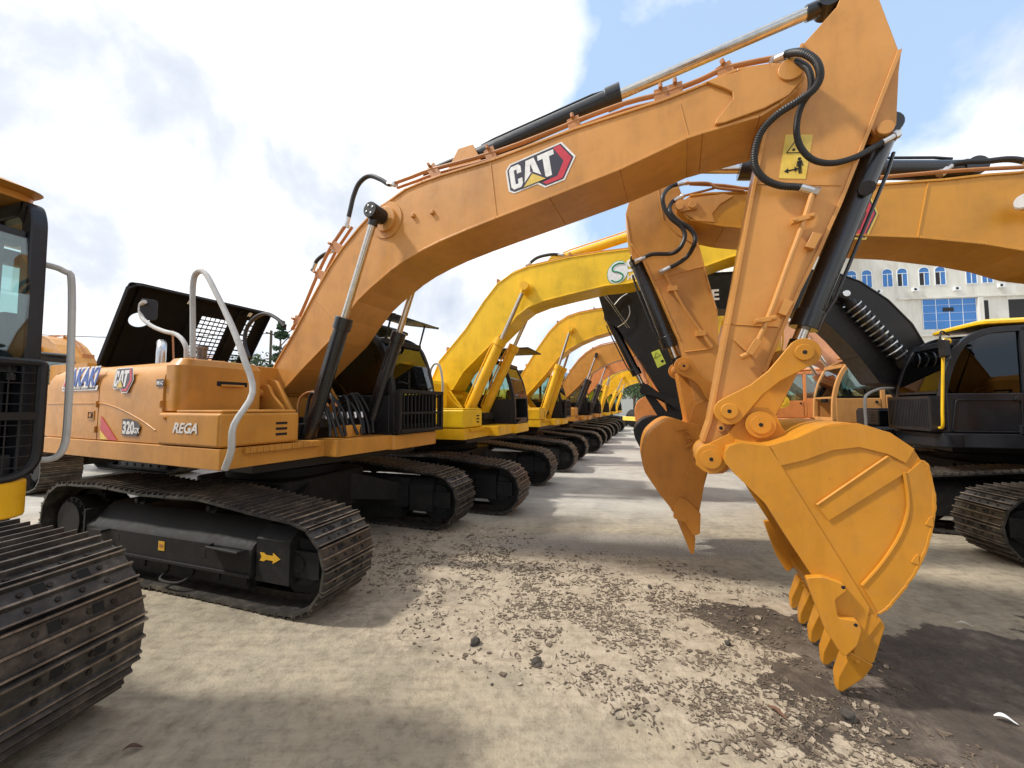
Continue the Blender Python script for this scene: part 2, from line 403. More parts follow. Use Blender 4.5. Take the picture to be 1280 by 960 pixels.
# ------------------------------------------------------------------ upper structure
SIDE = lambda e=0: [(-1.455+e, 1.382), (-1.455+e, 1.97), (-1.443+e, 2.06), (-1.40+e, 2.14), (-1.31+e, 2.205), (-1.15, 2.245-e), (-.9, 2.26-e)]
def house(root, rz, P, detail=0, mainm=False, fl=1.36):
    body, dark, base = P['body'], P['dark'], P.get('base', P['body'])
    b = B().mat(base)                                                    # skirt / platform
    b.prz([(-2.35, -1.49), (1.15, -1.49), (1.15, -.70), (1.15, -.42), (1.35, -.42), (1.35, .42), (fl, .43), (fl, 1.40), (fl-.1, 1.46), (-2.35, 1.46)], 1.19, 1.375)
    b.mat(dark); b.prz([(-2.0, -1.1), (1.0, -1.1), (1.2, 1.1), (-2.0, 1.1)], 1.09, 1.188)
    obj('revolving_frame', b, root, .018, rz=rz)
    # engine cover
    b = B().mat(body)
    L = SIDE(.02); R = [(1.40, 2.0), (1.43, 1.80), (1.43, 1.385)]
    prof = L+[(.9, 2.235), (1.2, 2.18)]+R
    b.prx(prof, -2.44, .14)
    # front block of the cover, rounded corner in plan
    b.mat(body)
    pl = rnd([(.14, -1.44), (.36, -1.44), (.36, -.62), (.14, -.62)], [0, .16, .04, 0], 6)
    b.prz(pl, 1.70, 2.16)
    pl2 = rnd([(.14, -1.38), (.31, -1.38), (.31, -.66), (.14, -.66)], [0, .14, .04, 0], 6)
    b.hull([(x, y, 2.16) for x, y in pl], [(x, y, 2.235) for x, y in pl2])
    b.mat(DARK); b.box(.34, .364, -1.10, -.78, 1.96, 2.02)
    b.mat(body); b.box(.35, .385, -1.06, -.82, 1.955, 1.985)
    ec = obj('engine_cover', b, root, .02, rz=rz)
    for (x0, x1) in ((-2.44, -1.14), (-1.125, .145)):
        b = B().mat(body); o = SIDE(0); i = SIDE(.03)
        b.hull([(x0, y, z) for y, z in o+i[::-1]], [(x1, y, z) for y, z in o+i[::-1]])
        if x0 < -2: b.tube([(x0, -1.456, 1.785), (x1, -1.456, 1.785)], .008, 6, 1)
        else: b.tube([(x0, -1.456, 1.785), (-.95, -1.456, 1.775), (-.6, -1.456, 1.71), (-.2, -1.456, 1.60), (.05, -1.456, 1.51)], .008, 6)
        d = obj('side_door', b, root, .006, rz=rz)
        for zz in (1.46, 1.74):
            b = B().mat(body); b.cyl((x1-.012, -1.463, zz), (x1-.012, -1.463, zz+.07), .011, n=8); b.box(x1-.055, x1-.012, -1.463, -1.455, zz+.01, zz+.06); obj('hinge', b, d, .003)
        if x0 < -2:
            b = B().mat(body); b.loop([(-1.36, 1.60), (-1.21, 1.60), (-1.21, 1.70), (-1.36, 1.70)], -1.463, -1.452, .014); b.mat(dark); b.box(-1.33, -1.24, -1.460, -1.450, 1.615, 1.685); b.mat(body); b.cyl((-1.285, -1.455, 1.65), (-1.285, -1.468, 1.65), .022)
            obj('latch', b, d, rz=0)
    # counterweight: curved tail
    pts = [(-2.46, -1.44)]
    for k in range(0, 13):
        a = PI+(-1+2*k/12)*.52; pts.append((2.85*math.cos(a)*1.0, -2.85*math.sin(a)*-1.0))
    pts = [(-2.46, -1.42)]+[(-math.sqrt(max(0, 2.9**2-y*y)), y) for y in [-1.36+2.72*k/12 for k in range(13)]]+[(-2.46, 1.42)]
    b = B().mat(base if 'cw' not in P else P['cw']); b.prz(pts, 1.20, 2.10)
    b.hull([(x, y, 2.10) for x, y in pts], [(x*.985+(-.02), y*.97, 2.20) for x, y in pts])
    obj('counterweight', b, root, .03, rz=rz)
    # storage box on the right front
    b = B().mat(body); b.box(.17, 1.14, -1.50, -.72, 1.382, 1.69)
    sb = obj('storage_box', b, root, .028, rz=rz)
    b = B().mat(body); b.box(.42, 1.12, -1.47, -.75, 1.692, 1.715); obj('box_lid', b, sb, .008, rz=0)
    b = B().mat(body); b.cyl((.30, -1.50, 1.64), (.30, -1.512, 1.64), .018, n=14); b.mat(DARK); b.box(.297, .303, -1.5135, -1.51, 1.632, 1.648); obj('lock', b, sb)
    b = B().mat(DARK)
    for k in range(3): b.box(1.135, 1.143, -.98, -.86, 1.46+k*.055, 1.485+k*.055)
    obj('vent', b, sb)
    # tread plate strip on the front edge
    b = B().mat(base); b.box(1.155, 1.20, -1.3, -.5, 1.32, 1.375)
    for k in range(12): b.cyl((1.205, -1.25+k*.06, 1.32), (1.205, -1.25+k*.06, 1.38), .010, n=6)
    obj('step', b, root, .004, rz=rz)
    # boom foot bracket, deck clutter
    b = B().mat(body)
    for y in (-.40, .36):
        b.px([(-.5, 1.37), (.75, 1.37), (.55, 1.75), (.30, 2.06), (.12, 2.10), (-.02, 2.02), (-.2, 1.7)], y, y+.04)
    b.cyl((.14, -.46, 1.95), (.14, .46, 1.95), .075)
    b.px(rnd([(-.02, 1.80), (.10, 1.99), (.28, 2.02), (.36, 1.90), (.58, 1.72), (.56, 1.58), (.42, 1.56), (.2, 1.72)], .05), -.50, -.46)
    b.cyl((.17, -.54, 1.91), (.17, -.45, 1.91), .05); b.cyl((.50, -.53, 1.65), (.50, -.45, 1.65), .035)
    obj('boom_bracket', b, root, .008, rz=rz)
    b = B().mat(dark); b.box(-.3, .9, -.62, .40, 1.38, 1.55); b.box(-.6, .1, -.60, .42, 1.5, 2.0)
    b.box(.5, 1.0, -.3, .3, 1.5, 1.62)
    if detail > 0:
        rg = random.Random(5)
        b.mat(RUB)
        for k in range(10):
            y = -.36+k*.08; x0 = .7+rg.random()*.1
            b.tube([(x0, y, 1.5), (x0+.05, y+.02, 1.75+rg.random()*.15), (x0+.2, y, 1.80+rg.random()*.1), (x0+.34, y+rg.uniform(-.05, .05), 1.60), (x0+.42, y, 1.40)], .019, 8)
        b.mat(PIPE)
        for k in range(2): b.tube([(.55, -.3+k*.24, 1.5), (.6, -.3+k*.12, 1.85), (.85, -.28+k*.12, 1.92), (1.05, -.28+k*.12, 1.75)], .016, 8)
        b.mat(SIL)
        for k in range(6):
            y = -.32+k*.11; b.cyl((1.07, y, 1.60), (1.05, y, 1.68), .024, n=8)
        b.mat(body); b.box(.75, 1.15, -.1, .15, 1.38, 1.52)
    obj('valve_block', b, root, .006, rz=rz)
def cab(root, rz, P, guard=False, visor=False, interior=True, dk=False, glass=None, rail=None, roofc=None, lamp=False, mesh_guard=False, upright=0, sx=-.62):
    fc = P['cab']; y0, y1 = .46, 1.42; glass = glass or GLS; fx = upright
    out = [(.36, 1.385), (2.02, 1.385), (2.00, 1.93), (1.90, 2.35), (1.74, 2.68), (1.46, 2.84), (.46, 2.88), (.36, 2.75)]
    if fx: out = [(.36, 1.385), (fx, 1.385), (fx+.01, 1.93), (fx, 2.4), (fx-.01, 2.78), (fx-.06, 2.885), (.46, 2.88), (.36, 2.75)]
    out = rnd(out, [0, .03, .2, .2, .15, .2, .08, .05], 4); XF = lambda x, z: x if not fx else {1.97: fx-.05, 1.72: fx-.08, 1.96: fx-.04}.get(x, x)
    c = B().mat(fc)
    for ya in (y0, y1-.07): c.loop(out, ya, ya+.07, .085)
    for (x, z, w, h) in ((1.97, 1.44, .07, .12), (1.72, 2.66, .10, .08), (.40, 1.44, .07, .12), (.41, 2.80, .09, .10), (.41, 1.95, .06, .08), (1.96, 1.95, .05, .05)):
        x = XF(x, z); c.box(x-w/2, x+w/2, y0+.07, y1-.07, z-h/2, z+h/2)
    c.box(.36, fx or 2.0, y0, y1, 1.30, 1.384)
    c.box(1.03, 1.11, y1-.07, y1, 1.4, 2.83)           # door post
    if fx: sx = 0
    off = (sx*math.cos(rz), sx*math.sin(rz), 0)
    r = obj('cab', c, root, .01, rz=rz, loc=off)
    b = B().mat(P.get('base', P['body'])); b.prz(rnd([(.30, y0-.02), ((fx+.08 if fx else 2.04), y0-.02), ((fx+.08 if fx else 2.04), y1-.02 if fx else y1+.03), (.30, y1+.03)], [.02, .06, .12, .02]), 1.18, 1.372)
    obj('cab_base', b, root, .015, rz=rz, loc=off)
    b = B().mat(roofc or fc); b.prz(rnd([(.36, y0+.0), (fx-.10 if fx else 1.50, y0+.0), (fx-.10 if fx else 1.50, y1), (.36, y1)], .1), 2.885, 2.925)
    b.hull([(x, y, 2.925) for x, y in rnd([(.36, y0), (1.50, y0), (1.50, y1), (.36, y1)], .1)], [(x, y, 2.965) for x, y in rnd([(.44, y0+.08), (1.42, y0+.08), (1.42, y1-.08), (.44, y1-.08)], .1)])
    obj('roof', b, r, .01)
    inn = offset(out, .08)
    b = B().mat(glass); b.px(inn, y0+.03, y0+.037); obj('window', b, r)
    b = B().mat(glass); b.px(inn, y1-.04, y1-.033); obj('window', b, r)
    b = B().mat(glass)
    for A, C in ((((fx or 1.985), 1.97), (fx or 1.875, 2.35)), ((fx or 1.875, 2.35), (fx-.03 if fx else 1.72, 2.66))):
        b.hull([(A[0], y0+.06, A[1]), (A[0]+.006, y0+.06, A[1]), (C[0]+.006, y0+.06, C[1]), (C[0], y0+.06, C[1])],
               [(A[0], y1-.06, A[1]), (A[0]+.006, y1-.06, A[1]), (C[0]+.006, y1-.06, C[1]), (C[0], y1-.06, C[1])])
    obj('windshield', b, r)
    b = B().mat(glass); b.box(.375, .381, y0+.07, y1-.07, 1.98, 2.75); obj('rear_window', b, r)
    dx = (fx-.07) if fx else 1.93
    for (xa, xb, ya, yb, zt) in ((.44, 1.02, y1-.055, y1+.004, 2.0), (1.12, dx, y0-.006, y0+.05, 1.90), (.44, 1.1, y0-.006, y0+.05, 1.90)):
        b = B().mat(P.get('door', fc)); b.box(xa, xb, ya, yb, 1.40, zt); obj('side_panel', b, r, .012)
    b = B().mat(P.get('door', fc)); b.box(1.12, dx, y1-.055, y1+.008, 1.40, 1.93)
    b.mat(DARK); b.cyl((1.2, y1+.008, 1.85), (1.2, y1+.03, 1.85), .03)
    obj('door', b, r, .012)
    if interior:
        b = B().mat(SEAT)
        b.hull([(.62, .70, 1.50), (1.12, .70, 1.50), (1.12, 1.18, 1.50), (.62, 1.18, 1.50)], [(.60, .70, 1.88), (1.14, .70, 1.92), (1.14, 1.18, 1.92), (.60, 1.18, 1.88)])
        b.px(rnd([(.66, 1.88), (.80, 1.88), (.66, 2.38), (.54, 2.38)], .05), .72, 1.16); b.px(rnd([(.56, 2.40), (.64, 2.40), (.60, 2.58), (.53, 2.58)], .03), .82, 1.06)
        obj('seat', b, r, .03)
        b = B().mat(SEAT); b.box(1.0, 1.5, .50, .64, 1.5, 2.0); b.box(1.0, 1.4, 1.22, 1.34, 1.5, 1.98); b.box(1.78, 1.86, .52, .72, 1.85, 2.10)
        b.cyl((1.25, .57, 2.0), (1.30, .57, 2.16), .015); b.cyl((1.3, 1.28, 1.98), (1.34, 1.28, 2.14), .015); b.cyl((1.75, .85, 1.4), (1.6, .85, 1.95), .012)
        obj('console', b, r, .01)
    if guard:
        b = B().mat(P['dark']); x = 2.10
        b.bar((x, y0-.02, 1.95), (x, y1+.02, 1.95), .05, .05); b.bar((x, y0-.02, 1.42), (x, y1+.02, 1.42), .05, .05)
        b.bar((x, y0, 1.40), (x, y0, 1.97), .05, .05, (1, 0, 0)); b.bar((x, y1, 1.40), (x, y1, 1.97), .05, .05, (1, 0, 0))
        for k in range(1, 12): yy = y0+(y1-y0)*k/12; b.bar((x, yy, 1.42), (x, yy, 1.95), .018, .03, (1, 0, 0))
        b.bar((x, y0, 1.66), (x, y1, 1.66), .02, .03)
        for yy in (y0, y1): b.bar((x, yy, 1.90), (1.98, yy, 1.90), .03, .03); b.bar((x, yy, 1.46), (2.0, yy, 1.46), .03, .03)
        obj('front_guard', b, r, .004)
    if mesh_guard:
        b = B().mat(P['dark']); x = fx+.07 if fx else 2.13; y1_ = y1; y1 = y1-.08 if fx else y1
        ring = [(x, y, z) for y, z in rnd([(y0-.05, 1.38), (y1+.06, 1.38), (y1+.06, 1.98), (y0-.05, 1.98)], [.02, .14, .02, .02])]
        b.tube(ring+[ring[0]], .022, 8, 1)
        b.bar((x, y0, 1.70), (x, y1+.05, 1.70), .03, .04)
        for k in range(1, 19): yy = y0+(y1+.04-y0)*k/19; b.cyl((x, yy, 1.40), (x, yy, 1.97), .0035, n=6)
        for k in range(1, 11): zz = 1.38+.6*k/11; b.cyl((x, y0, zz), (x, y1+.05, zz), .0035, n=6)
        for yy in (y0+.1, y1-.05): b.bar((x, yy, 1.90), (x-.14, yy, 1.90), .03, .03)
        obj('mesh_guard', b, r)
    y1 = 1.42
    if visor:
        b = B().mat(P['dark']); A = Vector((1.30, 0, 3.10)); C = Vector((2.02, 0, 2.97))
        for yy in (y0-.02, y1+.02): b.bar((A.x, yy, A.z), (C.x, yy, C.z), .03, .03)
        for k in range(9): q = A.lerp(C, k/8); b.bar((q.x, y0, q.z), (q.x, y1, q.z), .025 if k in (0, 8) else .022, .012)
        for k in range(1, 16): yy = y0+(y1-y0)*k/16; b.bar((A.x, yy, A.z), (C.x, yy, C.z), .012, .010)
        for yy in (y0+.1, y1-.1): b.bar((1.4, yy, 2.9), (1.4, yy, 3.08), .03, .03); b.bar((1.75, yy, 2.66), (1.85, yy, 3.0), .02, .02)
        obj('visor', b, r)
    if rail:
        g = fx-2.10 if fx else 0; hz_ = .05 if fx else 0; b = B().mat(rail); b.tube([(1.96+g, y1+.0, 2.52+hz_), (2.0+g, y1+.11, 2.50+hz_), (2.02+g, y1+.14, 2.40+hz_), (2.06+g, y1+.14, 1.75), (2.06+g, y1+.12, 1.48), (2.03+g, y1, 1.45)], .017, 10, 5)
        obj('grab_rail', b, r)
    return r
def ram(root, rz, name, a, b_, split, rb, rr, mat, collar=True):
    a = Vector(a); c = Vector(b_); m = a.lerp(c, split); d = (c-a).normalized()
    b = B().mat(mat); b.cyl(a, m, rb, n=20); b.cyl(m-d*.13, m+d*.01, rb*1.22, n=20)
    b.cyl(a-d*.02, a+d*.07, rb*1.1, n=20)
    s = Vector((0, 1, 0)); b.cyl(a-s*rb*1.15, a+s*rb*1.15, rb*.95, n=18)
    u = d.cross(s).normalized()
    b.tube([a+d*.15+u*rb*1.25, a+d*.3+u*rb*1.4, m-d*.25+u*rb*1.4, m-d*.12+u*rb*1.15], rb*.17, 6, 1)
    o = obj(name, b, root, .006, rz=rz)
    b = B().mat(CHR); b.cyl(m, c-d*.06, rr, n=16); b.mat(mat); b.cyl(c-s*rb*.9, c+s*rb*.9, rb*.85, n=18); b.cyl(c-d*.14, c-d*.05, rr*1.3, n=12)
    obj('rod', b, o); return o
def smooth2(pts, sm=4):
    P = [Vector((x, z)) for x, z in pts]; Q = []; E = [P[0]*2-P[1]]+P+[P[-1]*2-P[-2]]
    for i in range(1, len(E)-2):
        for k in range(sm):
            t = k/sm; a, b, c, d = E[i-1:i+3]; q = .5*((2*b)+(c-a)*t+(2*a-5*b+4*c-d)*t*t+(3*b-a-3*c+d)*t**3); Q.append((q.x, q.y))
    Q.append(tuple(P[-1])); return Q
def boom(root, rz, top, bot, w, mat, edge=True, name='boom'):
    """top: foot->tip along the upper edge, bot: tip->foot along the lower edge"""
    P = top+bot
    b = B().mat(mat); b.px(P, -w, w)
    if edge:                                              # flange plates proud of the side plates
        for L, s in ((top, 1), (bot, 1)):
            for i in range(len(L)-1):
                p, q = Vector(L[i]), Vector(L[i+1])
                if (q-p).length < .02: continue
                t = (q-p).normalized(); n = Vector((t.y, -t.x))*-1
                cx = Vector((0, 0)); a = .012
                b.px([tuple(p+n*a), tuple(q+n*a), tuple(q-n*a), tuple(p-n*a)], -w-.014, w+.014)
    return obj(name, b, root, .006, rz=rz)
def weld(b, pts, y, r=.006): b.tube([(x, y, z) for x, z in pts], r, 6, 1)
# ------------------------------------------------------------------ bucket, from its side outline
BKT = dict(
 side=[(5.147, 1.313), (5.105, 1.37), (5.105, 1.44), (5.133, 1.484), (5.204, 1.508), (5.359, 1.493), (5.508, 1.545), (5.648, 1.624), (5.816, 1.647), (5.967, 1.593), (6.071, 1.503), (6.119, 1.399), (6.136, 1.251), (6.125, 1.096), (6.075, .905), (6.009, .751), (5.925, .609), (5.867, .529), (5.81, .37), (5.70, .42), (5.553, .716), (5.435, .921), (5.329, 1.118)],
 shell0=5, shell1=18)
def bucket(root, rz, mat, pin, hpin, w=.60, tf=None, teeth=5, detail=1, name='bucket', toothw=.060, mark=False):
    f = tf or (lambda p: p)
    S_ = [f(p) for p in BKT['side']]
    b = B().mat(mat)
    for y in (-w, w-.03): b.px(S_, y, y+.03)
    shell = [f(p) for p in smooth2(BKT['side'][4:19], 3)]
    cx = sum(p[0] for p in S_)/len(S_); cz = sum(p[1] for p in S_)/len(S_)
    inner = []
    for i, p in enumerate(shell):
        a = Vector(shell[max(0, i-1)]); c = Vector(shell[min(len(shell)-1, i+1)]); t = (c-a).normalized()
        n = Vector((-t.y, t.x)); q = Vector(p)
        if (Vector((cx, cz))-q).dot(n) < 0: n = -n
        inner.append(tuple(q+n*.035))
    for i in range(len(shell)-1):
        b.px([shell[i], shell[i+1], inner[i+1], inner[i]], -w+.028, w-.028)
    # torque tube at the top front
    b.px([f(p) for p in [(5.12, 1.36), (5.14, 1.46), (5.22, 1.49), (5.40, 1.47), (5.36, 1.38), (5.22, 1.30)]], -w+.03, w-.03)
    # lip
    b.px([f(p) for p in [(5.80, .36), (5.88, .50), (5.84, .53), (5.70, .42), (5.72, .34)]], -w-.005, w+.005)
    if detail:
        for sy in (-1, 1):
            ya, yb = (-w-.012, -w+.001) if sy < 0 else (w-.001, w+.012)
            R1 = [(5.147, 1.313), (5.105, 1.37), (5.105, 1.44), (5.133, 1.484), (5.204, 1.508), (5.359, 1.493), (5.56, 1.10), (5.83, .57), (5.80, .42), (5.70, .42), (5.553, .716), (5.435, .921), (5.329, 1.118)]
            R2 = [(5.365, 1.495), (5.508, 1.547), (5.648, 1.626), (5.816, 1.650), (5.967, 1.596), (6.071, 1.505), (6.03, 1.42), (5.95, 1.47), (5.82, 1.505), (5.69, 1.48), (5.54, 1.41), (5.42, 1.37)]
            R3 = [(5.595, 1.14), (5.955, 1.46), (6.02, 1.36), (5.655, 1.05)]
            R4 = [(6.03, 1.36), (6.10, 1.44), (6.124, 1.399), (6.141, 1.251), (6.13, 1.096), (6.08, .905), (6.014, .751), (5.93, .609), (5.872, .540), (5.80, .69), (5.90, .84), (5.99, 1.02), (6.03, 1.18)]
            for R in (R1, R2, R3, R4): b.px([f(p) for p in R], ya, yb)
            weld(b, [f(p) for p in [(5.60, 1.14), (5.95, 1.455)]], ya if sy < 0 else yb, .009)
            weld(b, [f(p) for p in smooth2([(6.02, 1.37), (6.03, 1.18), (5.99, 1.02), (5.90, .84), (5.80, .69)], 3)], ya if sy < 0 else yb, .009)
            rg = random.Random(2)
            E_ = [f(p) for p in smooth2(R4[1:9], 9)]; b.tube([(x+rg.uniform(-.002, .002), (ya+yb)/2, z+rg.uniform(-.002, .002)) for x, z in E_], .012, 6, 1, rs=[.010, .0115, .010, .012, .010, .011, .012, .010, .011, .0115, .010])
            for p in ((6.125, 1.10), (6.055, .88)): q = f(p); b.hull([(q[0]-.03, ya-.006, q[1]-.02), (q[0]+.004, ya-.006, q[1]-.03), (q[0]+.004, ya-.006, q[1]+.03), (q[0]-.01, ya-.006, q[1]+.02)], [(q[0]-.03, yb+.006, q[1]-.02), (q[0]+.004, yb+.006, q[1]-.03), (q[0]+.004, yb+.006, q[1]+.03), (q[0]-.01, yb+.006, q[1]+.02)])
    # ears
    pv, hv = Vector(pin), Vector(hpin)
    E = [(5.037-.10, 1.30), (5.037-.09, 1.41), (5.02, 1.46), (5.16, 1.54), (5.25, 1.68), (5.32, 1.745), (5.42, 1.74), (5.47, 1.68), (5.50, 1.60), (5.56, 1.50), (5.40, 1.40), (5.20, 1.32), (5.12, 1.25), (5.03, 1.24)]
    for y in (-.29, .25): b.px([f(p) for p in E], y, y+.04)
    for y0, y1 in ((-.335, -.21), (.21, .335)):
        b.cyl((pv.x, y0, pv.y), (pv.x, y1, pv.y), .105, n=28); b.cyl((hv.x, y0, hv.y), (hv.x, y1, hv.y), .095, n=28)
        e0, e1 = y0-.012, y1+.012
        b.cyl((pv.x, e0, pv.y), (pv.x, e1, pv.y), .07, n=24); b.cyl((hv.x, e0, hv.y), (hv.x, e1, hv.y), .065, n=24)
    b.mat(DARK)
    for v in (pv, hv): b.cyl((v.x, -.3495, v.y), (v.x, .3495, v.y), .014, n=12)
    o = obj(name, b, root, .007, rz=rz)
    if mark:
        pass
    for k in range(teeth):
        y = -w+.07+(2*w-.14)*k/(teeth-1); tw = toothw
        b = B().mat(mat)
        up = [f(p) for p in [(5.72, .36), (5.70, .28), (5.80, .22), (5.86, .30), (5.91, .46), (5.87, .50)]]
        b.px(rnd([f(p) for p in [(5.795, .50), (5.87, .53), (5.905, .47), (5.84, .235), (5.745, .27)]], .02, 2), y-tw*1.1, y+tw*1.1)
        tA = [f(p) for p in [(5.695, .30), (5.80, .22), (5.815, .245), (5.75, .36)]]
        R = [f(p) for p in [(5.735, .285), (5.84, .235), (5.80, .14), (5.70, .018), (5.672, .022), (5.675, .11)]]
        tip = [f(p) for p in [(5.69, .30), (5.83, .24), (5.76, .12), (5.685, .03), (5.662, .035), (5.665, .15)]]
        b.hull([(x, y-(tw*1.15 if i < 2 else tw*.8 if i in (2, 5) else tw*.45), z) for i, (x, z) in enumerate(R)], [(x, y+(tw*1.15 if i < 2 else tw*.8 if i in (2, 5) else tw*.45), z) for i, (x, z) in enumerate(R)])
        q = f((5.765, .235)); b.cyl((q[0], y-tw*1.2, q[1]), (q[0], y+tw*1.2, q[1]), .014, n=10)
        obj('tooth', b, o, .008)
    C_ = [(5.515, .705), (5.60, .725), (5.70, .70), (5.715, .665), (5.655, .60), (5.665, .50), (5.755, .50), (5.775, .455), (5.75, .36), (5.69, .28), (5.665, .30), (5.60, .42), (5.545, .60)]
    for y in (-w-.062, w+.012):
        b = B().mat(mat); b.px(rnd([f(p) for p in C_], .012, 2), y, y+.05)
        for p in ((5.695, .68), (5.745, .475)):
            q = f(p); b.mat(DARK); b.cyl((q[0], y-.0015, q[1]), (q[0], y+.0515, q[1]), .013, n=10)
        obj('side_cutter', b, o, .006)
    return o
def linkage(root, rz, mat, arm_pin, top_pin, hpin, detail=1, wy=.29):
    a, t, h = Vector(arm_pin), Vector(top_pin), Vector(hpin); d = (t-a).normalized(); n = Vector((-d.y, d.x))
    for sy in (-1, 1):
        b = B().mat(mat); y0, y1 = (-wy-.045, -wy) if sy < 0 else (wy, wy+.045)
        L = (t-a).length
        def ringp(c, r, a0, a1, k): return [(c.x+r*math.cos(a0+(a1-a0)*i/k), c.y+r*math.sin(a0+(a1-a0)*i/k)) for i in range(k+1)]
        th = math.atan2(d.y, d.x)
        P = ringp(t, .10, th-1.9, th+1.9, 12)+[tuple(a+d*L*.62+n*.052), tuple(a+d*L*.38+n*.052)]+ringp(a, .10, th+PI-1.9, th+PI+1.9, 12)+[tuple(a+d*L*.38-n*.052), tuple(a+d*L*.62-n*.052)]
        b.px(P, y0, y1)
        for c in (a, t): b.cyl((c.x, y0-.015, c.y), (c.x, y1+.015, c.y), .058, n=24)
        b.mat(DARK)
        for c in (a, t): b.cyl((c.x, y0-.0175, c.y), (c.x, y1+.0175, c.y), .016, n=12)
        obj('idler_link', b, root, .006, rz=rz)
    b = B().mat(mat); d = (h-t).normalized(); n = Vector((-d.y, d.x))
    b.hull([(t.x+n.x*.06, -.13, t.y+n.y*.06), (t.x-n.x*.06, -.13, t.y-n.y*.06), (t.x-n.x*.06, .13, t.y-n.y*.06), (t.x+n.x*.06, .13, t.y+n.y*.06)],
           [(h.x+n.x*.09, -.19, h.y+n.y*.09), (h.x-n.x*.09, -.19, h.y-n.y*.09), (h.x-n.x*.09, .19, h.y-n.y*.09), (h.x+n.x*.09, .19, h.y+n.y*.09)])
    b.cyl((t.x, -wy-.02, t.y), (t.x, wy+.02, t.y), .075, n=20); b.cyl((h.x, -.21, h.y), (h.x, .21, h.y), .09, n=20)
    obj('bucket_link', b, root, .01, rz=rz)
def hose(parent, rz, pts, r, mat=RUB, name='hose', fit=True, n=10, rib=False):
    b = B().mat(mat)
    if rib: b.tube(pts, r, 12, 16)
    else: b.tube(pts, r, n, 5)
    if fit:
        b.mat(SIL); p = [Vector(q) for q in pts]
        for a, c in ((p[0], p[1]), (p[-1], p[-2])):
            d = (c-a).normalized(); b.cyl(a-d*.02, a+d*.07, r*1.05, n=10); b.cyl(a-d*.05, a-d*.015, r*1.35, n=6)
    return obj(name, b, parent, rz=rz)
CABO = paint('cab_frame_paint', (.60, .29, .09), amt=.2)
PCAT = dict(body=TAN, dark=BLK, cab=BLK, base=TAN)
PYEL = dict(body=YEL, dark=BLK, cab=BLU, base=YEL2)
PYEL3 = dict(body=YEL2, dark=BLK, cab=BLK, base=YEL2)
PBLK = dict(body=YEL2, dark=BLK, cab=BLU, base=BLU, door=BLU)
PORG = dict(body=PNK, dark=BLK, cab=ORG, base=PNK)
LG = 'excavators parked in the left row'
RG = 'excavators parked in the right row'
def machine(cx, cy, tyaw, uyaw, label, group):
    r = empty('excavator', (cx, cy, 0), math.radians(tyaw), label, 'excavator', group)
    return r, math.radians(uyaw-tyaw), Fr(cx, cy, uyaw)
